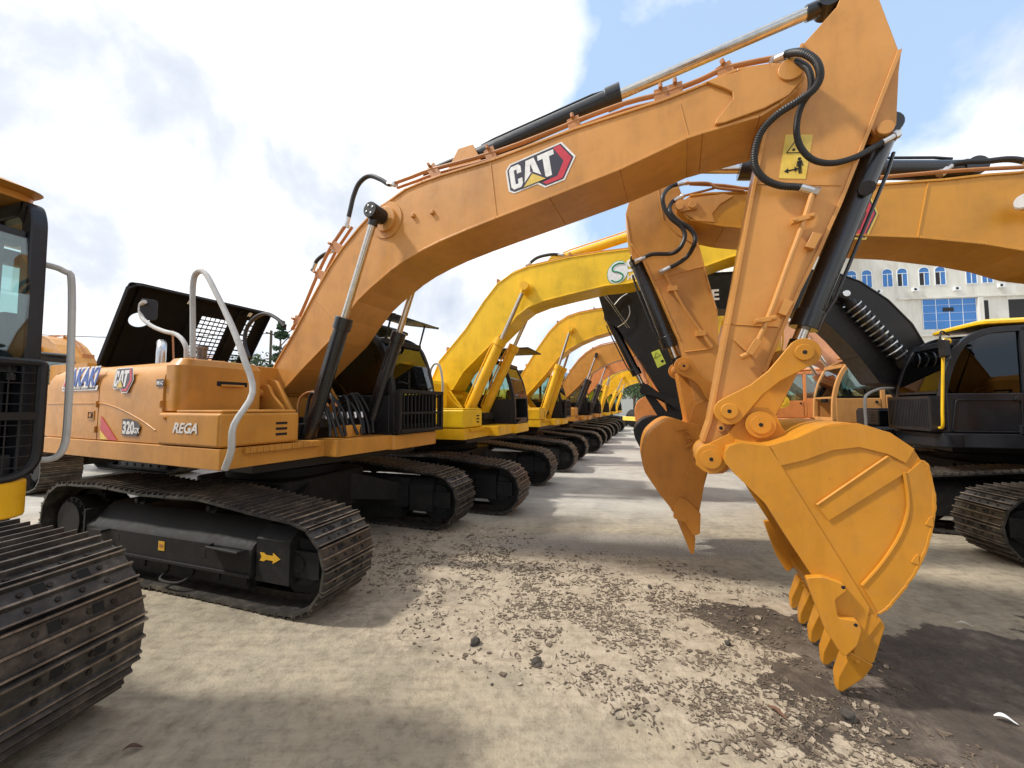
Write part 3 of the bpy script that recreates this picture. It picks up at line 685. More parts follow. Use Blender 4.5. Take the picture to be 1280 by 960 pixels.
# ================================================================== MAIN MACHINE
def main_machine():
    r, rz, F = machine(-3.01, 5.2, -18, -23.3, 'tan excavator with black hood raised and long boom reaching the big front bucket', LG)
    undercarriage(r, 2, MATB, arrow=True)
    P = PCAT; house(r, rz, P, 1, True)
    cab(r, rz, dict(P, body=TAN), guard=True, visor=True)
    # raised hood seen from inside
    h0, h1 = Vector((-2.42, 0, 2.30)), Vector((-1.68, 0, 3.37)); d = (h1-h0).normalized(); N = Vector((d.z, 0, -d.x)); L = (h1-h0).length
    def pt(u, v, t): return h0+Vector((0, u, 0))+d*v+N*t
    ya, yb = -1.04, .82; b = B().mat(BLK); b.mat(HOODB); us = [ya, -.20, .22, yb-.42, yb-.25, yb]; 
    rg = random.Random(1)
    def cell(u0, u1, v0, v1, t0=-.012, t1=.012):
        b.hull([pt(u0, v0, t0), pt(u1, v0, t0), pt(u1, v1, t0), pt(u0, v1, t0)], [pt(u0, v0, t1), pt(u1, v0, t1), pt(u1, v1, t1), pt(u0, v1, t1)])
    hc = (-.80, .78); rr = .115
    # round hole inside a square of cells
    sq = .16
    cell(ya+.12, hc[0]-sq, 0, L); 
    poly = rnd([(ya, 0), (ya+.12, 0), (ya+.12, L), (ya, L)], [.02, 0, 0, .10]); b.hull([pt(u, v, -.012) for u, v in poly], [pt(u, v, .012) for u, v in poly])
    if ya+.12 > hc[0]-sq: pass
    cell(hc[0]-sq, hc[0]+sq, 0, hc[1]-sq); cell(hc[0]-sq, hc[0]+sq, hc[1]+sq, L)
    for k in range(24):
        a0, a1 = 2*PI*k/24, 2*PI*(k+1)/24
        def sqp(a):
            m = max(abs(math.cos(a)), abs(math.sin(a))); return (hc[0]+sq*math.cos(a)/m, hc[1]+sq*math.sin(a)/m)
        q = [(hc[0]+rr*math.cos(a0), hc[1]+rr*math.sin(a0)), sqp(a0), sqp(a1), (hc[0]+rr*math.cos(a1), hc[1]+rr*math.sin(a1))]
        b.hull([pt(u, v, -.012) for u, v in q], [pt(u, v, .012) for u, v in q])
    g0, g1, gv0, gv1 = -.12, .28, .22, 1.02
    cell(hc[0]+sq, g0, 0, L); cell(g0, g1, 0, gv0); cell(g0, g1, gv1, L); cell(g1, yb-.30, 0, L)
    for k in range(12):
        v = gv0+(gv1-gv0)*k/11; cell(g0, g1, v-.010, v+.010, -.006, .006)
    for k in range(7):
        u = g0+(g1-g0)*k/6; cell(u-.006, u+.006, gv0, gv1, -.005, .005)
    cell(yb-.16, yb, 0, L); cell(yb-.30, yb-.16, 0, .2); cell(yb-.30, yb-.16, 1.1, L)
    for k in range(10): v = .2+.9*k/9; cell(yb-.30, yb-.16, v-.012, v+.012, -.006, .006)
    # turned rim
    rim = [(ya, .05), (ya, L-.08), (ya+.05, L-.02), (ya+.12, L), (yb-.05, L), (yb, L-.03), (yb, .05)]
    for i in range(len(rim)-1):
        p, q = rim[i], rim[i+1]; b.bar(pt(p[0], p[1], .03), pt(q[0], q[1], .03), .022, .085, up=N)
    for u in (-.30, .40): b.bar(pt(u, L-.14, .03), pt(u+.06, L-.10, .05), .05, .03)
    b.bar(pt(-.25, .05, .02), pt(-.25, L-.05, .02), .05, .035, up=N); b.bar(pt(.36, .05, .02), pt(.36, L-.05, .02), .05, .035, up=N)
    for u in (-.38, .47):
        b.mat(WHT)
        for k in range(3): b.bar(pt(u+k*.02, L-.12, .05), pt(u+k*.02+.015, L-.05, .05), .014, .01)
        b.mat(HOODB)
    obj('raised_hood', b, r, .004, rz=rz)
    b = B().mat(PIPE); b.cyl((-1.7, -.5, 2.2), (-1.9, -.45, 2.85), .012)
    b.mat(RUST); b.cyl((-.3, -.9, 2.2), (-.3, -.9, 2.42), .05); b.cyl((-.3, -.9, 2.42), (-.3, -.9, 2.45), .06)
    obj('hood_prop', b, r, rz=rz)
    # exhaust stub, mirror, hand rails
    b = B().mat(SIL); b.tube([(-1.05, -.95, 2.2), (-1.05, -.95, 2.42), (-1.09, -.93, 2.50), (-1.17, -.90, 2.55)], .05, 14); obj('exhaust_pipe', b, r, rz=rz)
    # right hand rail over the storage box
    b = B().mat(WRAP); y = -1.32; q = F.TT([(241, 447), (241, 400), (241, 360), (245, 342), (256, 341), (270, 366), (290, 408), (305, 448), (316, 490), (319, 530), (316, 560), (308, 583)], y)
    q = [(x, y-(.18 if i > 8 else 0), z) for i, (x, z) in enumerate(q)]
    b.tube(q, .026, 10, 4, rs=[.026, .027, .0255, .0272, .026, .027]); obj('handrail', b, r, rz=rz)
    b = B().mat(WRAP); y = -1.1; b.tube([(x, y, z) for x, z in F.TT([(233, 447), (232, 432), (222, 419), (205, 414), (189, 407), (177, 396), (176, 382), (181, 377)], y)], .024, 10, 4); m = obj('mirror_arm', b, r, rz=rz)
    b = B().mat(BLU); A = F.T3(176, 378, -1.1); 
    mp = rnd([(0, 0), (.17, 0), (.17, .27), (0, .27)], .05)
    o = Vector((A.x+.02, -1.12, A.z-.22)); U = Vector((.55, .83, 0)).normalized(); N2 = Vector((.83, -.55, 0)).normalized()
    b.hull([o+U*u+Vector((0, 0, v)) for u, v in mp], [o+U*(u*.8+.017)+Vector((0, 0, v*.86+.02))-N2*.07 for u, v in mp]); obj('mirror', b, m, .012)
    b = B().mat(RUB); b.tube([F.T3(*p, -.62) for p in [(311, 447), (306, 430), (308, 412), (318, 398), (332, 392), (346, 398), (356, 408)]], .022, 8); obj('hose', b, r, rz=rz)
    # decals
    def P3(px, py, y): return F.T3(px, py, y)
    y = -1.462
    O = P3(142, 483, y); Z = Vector((0, 0, .21)); logo(r, O+Vector((0, -.004, -.02)), Vector((.205, 0, 0)), Vector((.03, .012, .205)), rz)
    O = P3(152.5, 544, y); b = B().mat(NAVY); flat(b, [(0, 0), (.30, 0), (.36, .10), (.29, .145), (.12, .175), (0, .17)], O, Vector((1, 0, 0)), Vector((0, 0, 1)), Vector((0, -1, 0)), 0, .004); obj('number_plate', b, r, rz=rz)
    text('320', O+Vector((.012, -.005, .022)), (.155, 0, 0), (0, 0, .175), WHT, r, rz, off=.035); text('GX', O+Vector((.235, -.005, .03)), (.075, 0, 0), (0, 0, .075), WHT, r, rz)
    # stripes
    b = B().mat(RED); a = F.TT([(126.5, 520), (146, 550.5), (134.5, 549.5), (125.3, 536)], y); b.px(a, y-.001, y+.003); b.mat(STK); a = F.TT([(125.2, 538), (134, 549.5), (124.8, 548.7)], y); b.px(a, y-.001, y+.003); obj('stripe_decal', b, r, rz=rz)
    O = P3(195.5, 483, y); b = B().mat(NAVY); flat(b, [(0, 0), (.13, 0), (.13, .07), (0, .07)], O, Vector((1, 0, 0)), Vector((0, 0, 1)), Vector((0, -1, 0)), 0, .003); obj('sticker', b, r, rz=rz)
    text('MH-C', O+Vector((.012, -.004, .016)), (.045, 0, 0), (0, 0, .05), WHT, r, rz)
    O = P3(79, 484, y-.0015); 
    b = B().mat(WHT); flat(b, rnd([(-.02, -.05), (.84, -.05), (.86, .005), (-.02, .01)], .01), O, Vector((1, 0, 0)), Vector((0, 0, 1)), Vector((0, -1, 0)), 0, .002)
    text('YAKAKI', O+Vector((-.03, -.004, .01)), (.235, 0, 0), (0, .02, .28), WHT, r, rz, off=.09, shear=.4)
    b.mat(NAVY); flat(b, [(-.0, -.035), (.80, -.035), (.80, -.005), (0, -.005)], O, Vector((1, 0, 0)), Vector((0, 0, 1)), Vector((0, -1, 0)), .001, .004); obj('name_sticker', b, r, rz=rz)
    text('Y', O+Vector((-.03, -.008, .01)), (.26, 0, 0), (.02, .02, .29), RED, r, rz, off=.03, shear=.4)
    text('AKAKI', O+Vector((.145, -.008, .012)), (.235, 0, 0), (0, .02, .275), BLUE, r, rz, off=.03, shear=.4)
    text('Europe Demolition Works', O+Vector((.03, -.007, -.03)), (.055, 0, 0), (0, 0, .032), WHT, r, rz, off=.01)
    O = Vector((.44, -1.504, 1.505)); text('REGA', O, (.155, 0, 0), (0, 0, .13), WHT, r, rz, off=.025, shear=.3)
    # ---- boom
    y = -.28
    top = [F.T(*p, y) for p in [(332, 479), (348, 450), (367, 418), (395, 365), (412, 335), (428, 311), (450, 284), (462, 271), (478, 258), (507, 237), (528, 228), (552, 219.5), (620, 199), (719, 161.5), (828, 126.5), (875, 108), (921, 88.5), (964, 82), (992, 83)]]
    bot = [F.T(*p, y) for p in [(1003, 92), (1004, 100), (996, 112), (974, 131), (949, 146), (878, 167), (859, 173), (775, 212), (687, 247), (620, 273), (585, 287), (550, 302), (528, 313), (507, 325), (490, 337), (475, 350), (461, 362), (447, 376), (431, 398), (414, 424), (380, 459), (352, 490), (338, 492)]]
    bm_ = boom(r, rz, top, bot, .28, TAN2)
    b = B().mat(TAN2)
    for L_ in ([(613, 202), (621, 272)], [(850, 130), (861, 172)], [(395, 374), (421, 402)]): b = B().mat(TAN2); weld(b, F.TT(L_, y-.001), y-.001, .006); obj('weld_bead', b, bm_)
    b = B().mat(TAN2)
    # fork plate, raised
    fk = F.TT([(882, 105), (930, 90), (975, 83), (1000, 88), (1004, 100), (985, 122), (955, 138), (905, 156), (893, 158), (896, 151), (916, 126), (915, 118), (905, 113)], y)
    for f0, f1 in ((y-.028, y-.002), (-y+.002, -y+.028)): b2 = B().mat(TAN2); b2.px(fk, f0, f1); obj('fork_plate', b2, bm_, .006)
    c = F.T(988, 91, y); b.cyl((c[0], y-.045, c[1]), (c[0], -y+.045, c[1]), .085, n=28); obj('boom_pin', b, bm_, .006); b = B().mat(TAN2)
    c = F.T(480, 273, -.33); b.cyl((c[0], -.33, c[1]), (c[0], .33, c[1]), .14, n=30); 
    for sy in (-1, 1):
        b2 = B().mat(TAN2); b2.cyl((c[0], sy*.28, c[1]), (c[0], sy*.292, c[1]), .21, n=32); obj('boss_plate', b2, bm_, .004)
    for p in [(541, 266), (517, 270)]:
        b2 = B().mat(TAN2); q = F.T3(*p, y); b2.box(q.x-.02, q.x+.02, y-.03, y, q.z-.02, q.z+.02); obj('lug', b2, bm_, .004)
    obj('pin_boss', b, bm_, .006)
    b = B().mat(BLK); b.cyl((c[0], .36, c[1]), (c[0], .55, c[1]), .085, n=24); obj('cylinder_pin', b, bm_, .006)
    b = B().mat(BLK); b.cyl((c[0], -.55, c[1]), (c[0], -.36, c[1]), .085, n=24)
    b.mat(SIL)
    for k in range(4): a = k*PI/2+.4; b.cyl((c[0]+.045*math.cos(a), -.556, c[1]+.045*math.sin(a)), (c[0]+.045*math.cos(a), -.545, c[1]+.045*math.sin(a)), .014, n=8)
    obj('cylinder_pin', b, bm_, .006)
    O = F.T3(638.5, 242, y-.002); U = (F.T3(683, 224, y-.002)-O)/1.05; V = (F.T3(633.5, 209, y-.002)-O)*1.0
    logo(bm_, O, U, V)
    # pipes along the top edge
    yp = -.25
    segs = [[(365, 412), (378, 388), (397, 343), (412, 312), (425, 292), (433, 280)], [(490, 230), (515, 221), (540, 212), (620, 190), (700, 160), (716, 153), (780, 129.5), (825, 118), (844, 112), (875, 100), (900, 88), (921, 82), (950, 76), (967, 73)]]
    for s in segs:
        b = B().mat(PIPE); b.tube([(x, yp, z) for x, z in F.TT(s, yp)], .020, 8, 3); b.tube([(x, yp+.09, z+.005) for x, z in F.TT(s, yp)], .018, 8, 3)
        obj('hydraulic_pipe', b, bm_)
    for a, c_ in [((417, 307), (427, 313)), ((398, 342), (408, 347)), ((371, 400), (380, 405)), ((540, 211), (549, 224)), ((612, 190), (617, 203)), ((717, 152), (720, 166)), ((826, 116), (827, 130)), ((844, 110), (845, 124)), ((905, 86), (910, 96))]:
        b = B().mat(PIPE); A, C = F.T3(*a, yp), F.T3(*c_, yp); dd = (A-C).normalized(); b.bar(C-dd*.03, A+dd*.035, .11, .03, up=(0, 1, 0)); b.cyl(A+dd*.02-Vector((0, .03, 0)), A+dd*.06-Vector((0, .03, 0)), .018, n=6)
        obj('pipe_clamp', b, bm_, .004)
    hose(bm_, 0, [F.T3(*p, yp) for p in [(434, 279), (438, 262), (442, 245), (449, 229), (461, 220), (475, 224), (485, 230), (491, 230)]], .026)
    hose(bm_, 0, [F.T3(*p, .0) for p in [(392, 335), (396, 326), (404, 319), (414, 314)]], .024)
    hose(bm_, 0, [F.T3(*p, .05) for p in [(525, 225), (538, 213), (560, 203), (580, 195)]], .024)
    # boom cylinders
    for yy, a, c_ in ((-.455, (482, 273), (383, 557)), (.455, (505, 353), (434, 562))):
        A = Vector((F.T(480, 273, -.33)[0], yy, F.T(480, 273, -.33)[1])); Cc = F.T3(383, 557, -.455); C = Vector((Cc.x, yy, Cc.z))
        ram(r, rz, 'boom_cylinder', C, A, .56, .078, .040, BLKG)
        b = B().mat(BLK); b.box(C.x-.09, C.x+.09, yy-.09, yy+.09, 1.2, C.z+.02); obj('cylinder_bracket', b, r, .01, rz=rz)
    # stick cylinder
    A = F.T3(588, 200, 0); C = F.T3(1034, 6, 0); ram(r, rz, 'stick_cylinder', A, C, .505, .085, .045, BLKG)
    b = B().mat(TAN2)
    for yy in (-.13, .10): b.px([(A.x-.35, A.z-.35), (A.x+.3, A.z-.33), (A.x+.10, A.z+.07), (A.x-.08, A.z+.07)], yy, yy+.03)
    obj('cylinder_lug', b, bm_, .005)
    # ---- stick
    ys = -.19
    Ls = [(1060, -25), (1046, 8), (1022, 35), (1003, 56), (962, 142), (949, 200), (940, 247), (931, 295), (922, 345), (907, 425), (896, 482), (888, 526), (879, 552), (875, 573), (888, 590)]
    Rs = [(905, 585), (916, 556), (932, 520), (955, 466), (974, 420), (998, 364), (1024, 312), (1049, 256), (1071, 200), (1124, 64), (1098, -5), (1090, -30)]
    SP = [F.T(*p, ys) for p in Ls+Rs]
    st = boom(r, rz, SP, [], .19, TAN2, edge=False, name='stick')
    b = B().mat(TAN2)
    for Lx in (Ls[3:13], Rs[3:10]):
        q = F.TT(Lx, ys)
        for i in range(len(q)-1):
            A2, C2 = Vector(q[i]), Vector(q[i+1]); t = (C2-A2).normalized(); n = Vector((t.y, -t.x)); b.px([tuple(A2-n*.012), tuple(C2-n*.012), tuple(C2+n*.012), tuple(A2+n*.012)], ys-.016, -ys+.016)
    weld(b, F.TT([(940, 230), (1052, 232)], ys-.001), ys-.002, .005); weld(b, F.TT([(906, 405), (972, 409)], ys-.001), ys-.002, .005)
    obj('flange', b, st, .003)
    # gusset for the bucket cylinder pin
    b = B().mat(TAN2); G = F.TT([(1124, 64), (1120, 95), (1117, 160), (1105, 175), (1090, 172), (1085, 165)], -.12)
    for yy in (-.16, .13): b.px(G, yy, yy+.03)
    c = F.T(1105, 162, -.16); b.cyl((c[0], -.19, c[1]), (c[0], .19, c[1]), .05, n=20)
    obj('cylinder_lug', b, st, .005)
    # boss at lower end + grease port
    pin = F.T(889, 574, -.34); hpin = F.T(951, 531, -.34); ap = F.T(911, 514, -.31); tp = F.T(1004, 441, -.31)
    b = B().mat(TAN2); b.cyl((pin[0], -.20, pin[1]), (pin[0], .20, pin[1]), .105, n=28); b.cyl((ap[0], -.28, ap[1]), (ap[0], .28, ap[1]), .085, n=24)
    q = F.T3(901, 535, ys); b.cyl((q.x, ys-.012, q.z), (q.x, ys, q.z), .028, n=14); b.mat(DARK); b.cyl((q.x, ys-.014, q.z), (q.x, ys-.01, q.z), .014, n=12)
    obj('pin_boss', b, st, .004)
    # stick pipe and its brackets
    b = B().mat(TAN2); yq = ys-.05
    b.tube([F.T3(*p, yq) for p in [(1017, 238), (1013, 250), (1000, 290), (985, 330), (970, 372), (957, 405), (951, 418), (945, 432)]], .019, 10, 3)
    for p in [(1003, 274), (956, 400)]:
        q = F.T3(*p, yq); dx = Vector((.07, 0, .01)); b.bar(q-dx, q+dx, .05, .035); b.cyl(q+dx*.7-Vector((0, .04, 0)), q+dx*.7, .014, n=6); b.cyl(q-dx*.7-Vector((0, .04, 0)), q-dx*.7, .014, n=6)
    for p in [(1015, 302), (980, 385)]:
        q = F.T3(*p, yq+.02); b.bar(q-Vector((.02, 0, .05)), q+Vector((.03, 0, .05)), .045, .06)
    b.bar(F.T3(948, 425, yq), F.T3(936, 443, yq), .05, .05); b.cyl(F.T3(941, 440, yq), F.T3(926, 447, yq), .022); b.bar(F.T3(918, 424, yq+.03), F.T3(933, 438, yq+.03), .02, .02)
    obj('hydraulic_pipe', b, st, .003)
    # warning sticker
    b = B().mat(STK); yy = ys-.001; b.px(F.TT([(982, 168.5), (1016, 168.5), (1007, 224), (973.5, 223)], yy), yy-.002, yy+.001)
    b.mat(LYEL); b.px(F.TT([(982, 169), (1015.5, 169), (1010, 193), (978, 193)], yy), yy-.003, yy)
    b.mat(DARK)
    tri = [F.T3(*p, yy) for p in [(983, 191.5), (1003, 191), (994, 176.5)]]
    for i in range(3):
        A2, C2 = tri[i], tri[(i+1) % 3]; b.bar(A2-Vector((0, .003, 0)), C2-Vector((0, .003, 0)), .006, .004, up=(0, 1, 0))
    q = F.T(992, 187.5, yy); b.px(disc(q[0], q[1], .010, 8), yy-.005, yy-.001)
    man = [(-.3, 2.1), (.3, 2.1), (.45, 1.2), (.33, 1.2), (.24, 1.8), (.2, 1.1), (.2, 0), (.05, 0), (.02, 1.0), (-.02, 1.0), (-.05, 0), (-.2, 0), (-.2, 1.1), (-.24, 1.8), (-.33, 1.2), (-.45, 1.2)]
    q = F.T(1000, 217, yy); s_ = .047; b.px([(q[0]+x*s_, q[1]+z*s_) for x, z in man], yy-.005, yy-.001); b.px(disc(q[0], q[1]+2.4*s_, .011, 12), yy-.005, yy-.001)
    q = F.T(991, 212.5, yy); b.px([(q[0]-.055, q[1]), (q[0]-.03, q[1]+.02), (q[0]-.03, q[1]+.005), (q[0]+.01, q[1]+.005), (q[0]+.01, q[1]+.02), (q[0]+.035, q[1]), (q[0]+.01, q[1]-.02), (q[0]+.01, q[1]-.005), (q[0]-.03, q[1]-.005), (q[0]-.03, q[1]-.02)], yy-.005, yy-.001)
    obj('warning_sticker', b, st)
    # hoses at the elbow
    yh = -.42
    hose(st, 0, [F.T3(px, py, y_) for px, py, y_ in [(972, 73, -.27), (985, 67, -.33), (1003, 66, -.42), (1020, 77, -.44), (1025, 95, -.44), (1017, 112, -.44), (998, 126, -.42), (972, 143, -.40), (953, 163, -.36), (944, 186, -.33), (944, 208, -.30), (956, 224, -.27), (975, 232, -.25), (1000, 234, -.24), (1014, 238, -.24)]], .026, rib=True)
    hose(st, 0, [F.T3(px, py, y_) for px, py, y_ in [(975, 77, -.24), (992, 76, -.30), (1008, 84, -.36), (1014, 100, -.38), (1012, 116, -.38), (1003, 130, -.36), (997, 148, -.34), (996, 168, -.32), (1002, 186, -.30), (1017, 200, -.28), (1040, 204, -.25), (1068, 197, -.22), (1092, 184, -.18), (1114, 172, -.15)]], .022, rib=True)
    # bucket cylinder
    A = F.T3(1106, 163, 0); C = Vector((tp[0], 0, tp[1])); ram(r, rz, 'bucket_cylinder', A, C, .86, .082, .045, BLKG)
    b = B().mat(BLKG); b.cyl(F.T3(1084, 235, -.12), F.T3(1074, 243, .1), .05); obj('hose_clamp', b, r, rz=rz)
    linkage(r, rz, BUCK, ap, tp, hpin)
    bucket(r, rz, BUCK, pin, hpin, w=.595)
    return r
main_machine()
# ================================================================== simple arm used on the neighbours
def arm(r, rz, F, top, bot, w, mat, cylmat, boss, base, tipmat=None, seg=.5, rods=True, y=-.33, pr=.085, scyl=None):
    o = boom(r, rz, top, bot, w, mat)
    b = B().mat(mat); b.cyl((boss[0], -w-.04, boss[1]), (boss[0], w+.04, boss[1]), .12, n=24)
    b.cyl((boss[0], -w-.17, boss[1]), (boss[0], w+.17, boss[1]), .07, n=20); obj('pin_boss', b, o, .006)
    for sy in (-1, 1):
        yy = sy*(w+.12); ram(r, rz, 'boom_cylinder', (base[0], yy, base[1]), (boss[0], yy, boss[1]), seg, pr, .042, cylmat)
    b = B().mat(mat if scyl is None else scyl)
    pts = [(p[0], -w*.6, p[1]+.07) for p in top[2:-1]]
    b.mat(PIPE if mat is not BLK else BLK); b.tube(pts, .018, 6, 1); b.tube([(p[0], p[1]+.08, p[2]) for p in pts], .016, 6, 1)
    for p in pts[::3]: b.box(p[0]-.02, p[0]+.02, -w, -w*.2, p[2]-.09, p[2]+.03)
    obj('hydraulic_pipe', b, o)
    return o
def stickset(r, rz, mat, tip, rear, end, cyl, cylmat, tfb=None, w=.19, bmat=None, curl=0.0, boomtop=None, scale=1.0):
    """stick from rear (cylinder end) past the pivot to the bucket pin 'end'; bucket hung by moving the main bucket outline"""
    t, e, q = Vector(tip), Vector(end), Vector(rear); d = (e-t).normalized(); n = Vector((-d.y, d.x))
    if n.x < 0: n = -n
    P = [q+d*0, q+n*.16, t+n*.42, t+d*.9+n*.30, e+n*.16+d*-.2, e+n*.09+d*.08, e-n*.09+d*.08, t+d*1.0-n*.12, t-n*.18]
    st = boom(r, rz, [tuple(p) for p in P], [], w, mat, edge=False, name='stick')
    if boomtop: ram(r, rz, 'stick_cylinder', (boomtop[0], 0, boomtop[1]), tuple((q.x, 0, q.y)), .55, .085, .045, cylmat)
    a = t+n*.40+d*.15; ap = e-d*.40+n*.06; tp = e-d*.62+n*.52; hp = e+Vector((.338, .283))*1.0
    def rot(v, an): return Vector((v.x*math.cos(an)-v.y*math.sin(an), v.x*math.sin(an)+v.y*math.cos(an)))
    hp = e+rot(Vector((.338, .283)), curl)
    ram(r, rz, 'bucket_cylinder', (a.x, 0, a.y), (tp.x, 0, tp.y), .72, .075, .04, cylmat)
    linkage(r, rz, bmat or mat, tuple(ap), tuple(tp), tuple(hp), 0)
    base = Vector((5.037, 1.346))
    f = lambda p: tuple(e+rot(Vector(p)-base, curl)*scale)
    bucket(r, rz, bmat or mat, tuple(e), tuple(hp), tf=f, detail=0)
    return st
def shiftpts(pts, piv, ang, off=(0, 0)):
    c, s = math.cos(ang), math.sin(ang); out = []
    for x, z in pts: dx, dz = x-piv[0], z-piv[1]; out.append((piv[0]+dx*c-dz*s+off[0], piv[1]+dx*s+dz*c+off[1]))
    return out
# ================================================================== SECOND IN THE LEFT ROW: yellow
def hood_rail(r, rz, y=-1.3, m=WRAP):
    b = B().mat(m); b.tube([(.62, y, 1.70), (.66, y, 2.1), (.60, y, 2.45), (.50, y, 2.50), (.42, y, 2.40), (.40, y, 2.2)], .02, 8); obj('handrail', b, r, rz=rz)
def yellow2():
    r, rz, F = machine(-1.395, 8.21, -18, -19, 'bright yellow excavator with an oval green logo on its boom', LG)
    undercarriage(r, 1, BLK); house(r, rz, PYEL, 0); cab(r, rz, PYEL, rail=None, visor=False)
    hood_rail(r, rz, -1.35); b = B().mat(BLK); b.box(.3, 1.7, .40, 1.48, 2.97, 3.0); obj('sun_roof', b, r, .01, rz=rz)
    y = -.28
    top = F.TT([(538, 480), (549, 452), (559, 440), (582, 412), (605, 377), (622, 355), (640, 342), (660, 334), (712, 322), (752, 316), (786, 312), (916, 291), (945, 289)], y)
    bot = F.TT([(948, 300), (938, 314), (911, 322), (878, 334), (820, 346), (786, 354), (757, 357), (715, 367), (680, 376), (660, 384), (645, 396), (637, 407), (622, 422), (579, 465), (566, 487), (550, 492)], y)
    base = F.T(583, 520, -.42); boss = F.T(656, 358, -.42)
    o = arm(r, rz, F, top, bot, .28, YEL, YEL2, boss, base, seg=.60, pr=.10)
    # oval logo
    yy = y-.003; c = F.T3(772, 340.5, yy); b = B().mat(WHT)
    def el(rx, rz_, n=28): return [(c.x+rx*math.cos(2*PI*k/n)+.03*math.sin(2*PI*k/n), c.z+rz_*math.sin(2*PI*k/n)) for k in range(n)]
    b.mat(GRN); b.px(el(.185, .215), yy-.001, yy+.001); b.mat(WHT); b.px(el(.175, .205), yy-.003, yy); b.mat(GRN)
    S_ = [(c.x+.12, c.z+.15), (c.x+.02, c.z+.16), (c.x-.08, c.z+.11), (c.x-.08, c.z+.03), (c.x+.02, c.z-.0), (c.x+.09, c.z-.06), (c.x+.06, c.z-.14), (c.x-.04, c.z-.17), (c.x-.11, c.z-.13)]
    b.tube([(x, yy-.004, z) for x, z in S_], .014, 6, 4); obj('logo_decal', b, o)
    U = F.T3(800, 334, yy)-F.T3(780, 338.5, yy); U.normalize()
    text('SHUI', F.T3(783, 340, yy), U*.30, (0, 0, .30), WHT, o, off=.04); text('HEAVY', F.T3(784, 350, yy), U*.12, (0, 0, .13), WHT, o, off=.03)
    tip = F.T(936, 300, 0); A = F.T(700, 318, 0)
    t = Vector(tip); stickset(r, rz, YEL, tip, (t.x+.1, t.y+.75), (t.x-.28, 1.25), None, YEL2, boomtop=(2.4, 4.62), curl=-.12)
    b = B().mat(YEL); b.px([(2.1, 4.45), (2.8, 4.45), (2.5, 4.72), (2.35, 4.72)], -.1, .1); obj('cylinder_lug', b, o, .01)
    hose(o, 0, [F.T3(*p, -.1) for p in [(660, 331), (672, 322), (690, 318), (702, 319)]], .03)
yellow2()
# ================================================================== rest of the left row
def rowm(cx, cy, label, P, cylmat, pins, dz, tipx=5.7, mesh=0, boommat=None, guard=False, kind=0, rail=False):
    r, rz, F = machine(cx, cy, -18, -18, label, LG)
    undercarriage(r, 0, BLK); house(r, rz, P, 0); cab(r, rz, P, interior=False, guard=guard, visor=False)
    if kind == 0:
        top = [(-.05, 2.05), (.05, 2.40), (.45, 2.95), (.81, 3.46), (1.19, 3.93), (1.49, 4.20), (1.79, 4.36), (2.14, 4.44), (2.6, 4.48), (3.24, 4.50), (4.03, 4.50), (4.76, 4.48), (5.30, 4.45), (5.62, 4.38)]
        bot = [(5.72, 4.25), (5.60, 4.10), (5.05, 4.08), (4.4, 4.00), (3.8, 3.93), (3.2, 3.84), (2.6, 3.72), (2.15, 3.57), (1.80, 3.40), (1.45, 3.15), (1.08, 2.72), (.5, 2.15), (.2, 1.85), (.05, 1.85)]
    else:
        top = [(-.05, 2.05), (.446, 2.625), (.813, 3.138), (1.191, 3.573), (1.494, 3.817), (1.785, 3.975), (2.139, 4.10), (2.604, 4.158), (3.235, 4.174), (4.027, 4.222), (4.761, 4.267), (5.3, 4.30), (5.62, 4.25)]
        bot = [(5.70, 4.12), (5.561, 3.98), (4.939, 3.88), (4.412, 3.772), (3.782, 3.664), (3.237, 3.552), (2.593, 3.42), (2.155, 3.28), (1.806, 3.10), (1.484, 2.90), (1.088, 2.50), (.5, 2.0), (.175, 1.85)]
    ang = dz; top = shiftpts(top, (.1, 1.95), ang); bot = shiftpts(bot, (.1, 1.95), ang)
    boss = shiftpts([(1.9, 3.98) if kind == 0 else (1.95, 3.74)], (.1, 1.95), ang)[0]
    o = arm(r, rz, F, top, bot, .28, boommat or P['body'], cylmat, boss, (.92, 1.35), seg=.6, pr=.095 if cylmat is not BLKG else .08)
    t = Vector(bot[0])*.5+Vector(bot[1])*.5; t.y += .1
    stickset(r, rz, boommat or P['body'], tuple(t), (t.x+.6, t.y+.6), (t.x-.35, 1.5), None, cylmat, boomtop=(2.9, 4.62 if kind == 0 else 4.4))
    if rail: hood_rail(r, rz, -1.35)
    return r
rowm(.135, 12.26, 'yellow excavator directly behind the one with the oval green logo', PYEL3, YEL2, None, .04, guard=True, rail=True)
rowm(1.75, 16.3, 'tan excavator with black boom cylinders behind the two large yellow ones', PCAT, BLKG, None, .05, kind=1, guard=True)
rowm(3.15, 20.3, 'orange excavator far down the left row, between a tan and a yellow one', dict(PCAT, body=ORG), BLKG, None, .06, kind=1)
rowm(4.6, 24.3, 'far yellow excavator in the left row, nearest of the last three', PYEL, YEL2, None, .09)
rowm(6.1, 28.3, 'far yellow excavator in the left row, last but one', PYEL3, YEL2, None, -.06)
rowm(8.6, 35.5, 'yellow excavator at the very end of the left row', PYEL3, YEL2, None, .03)
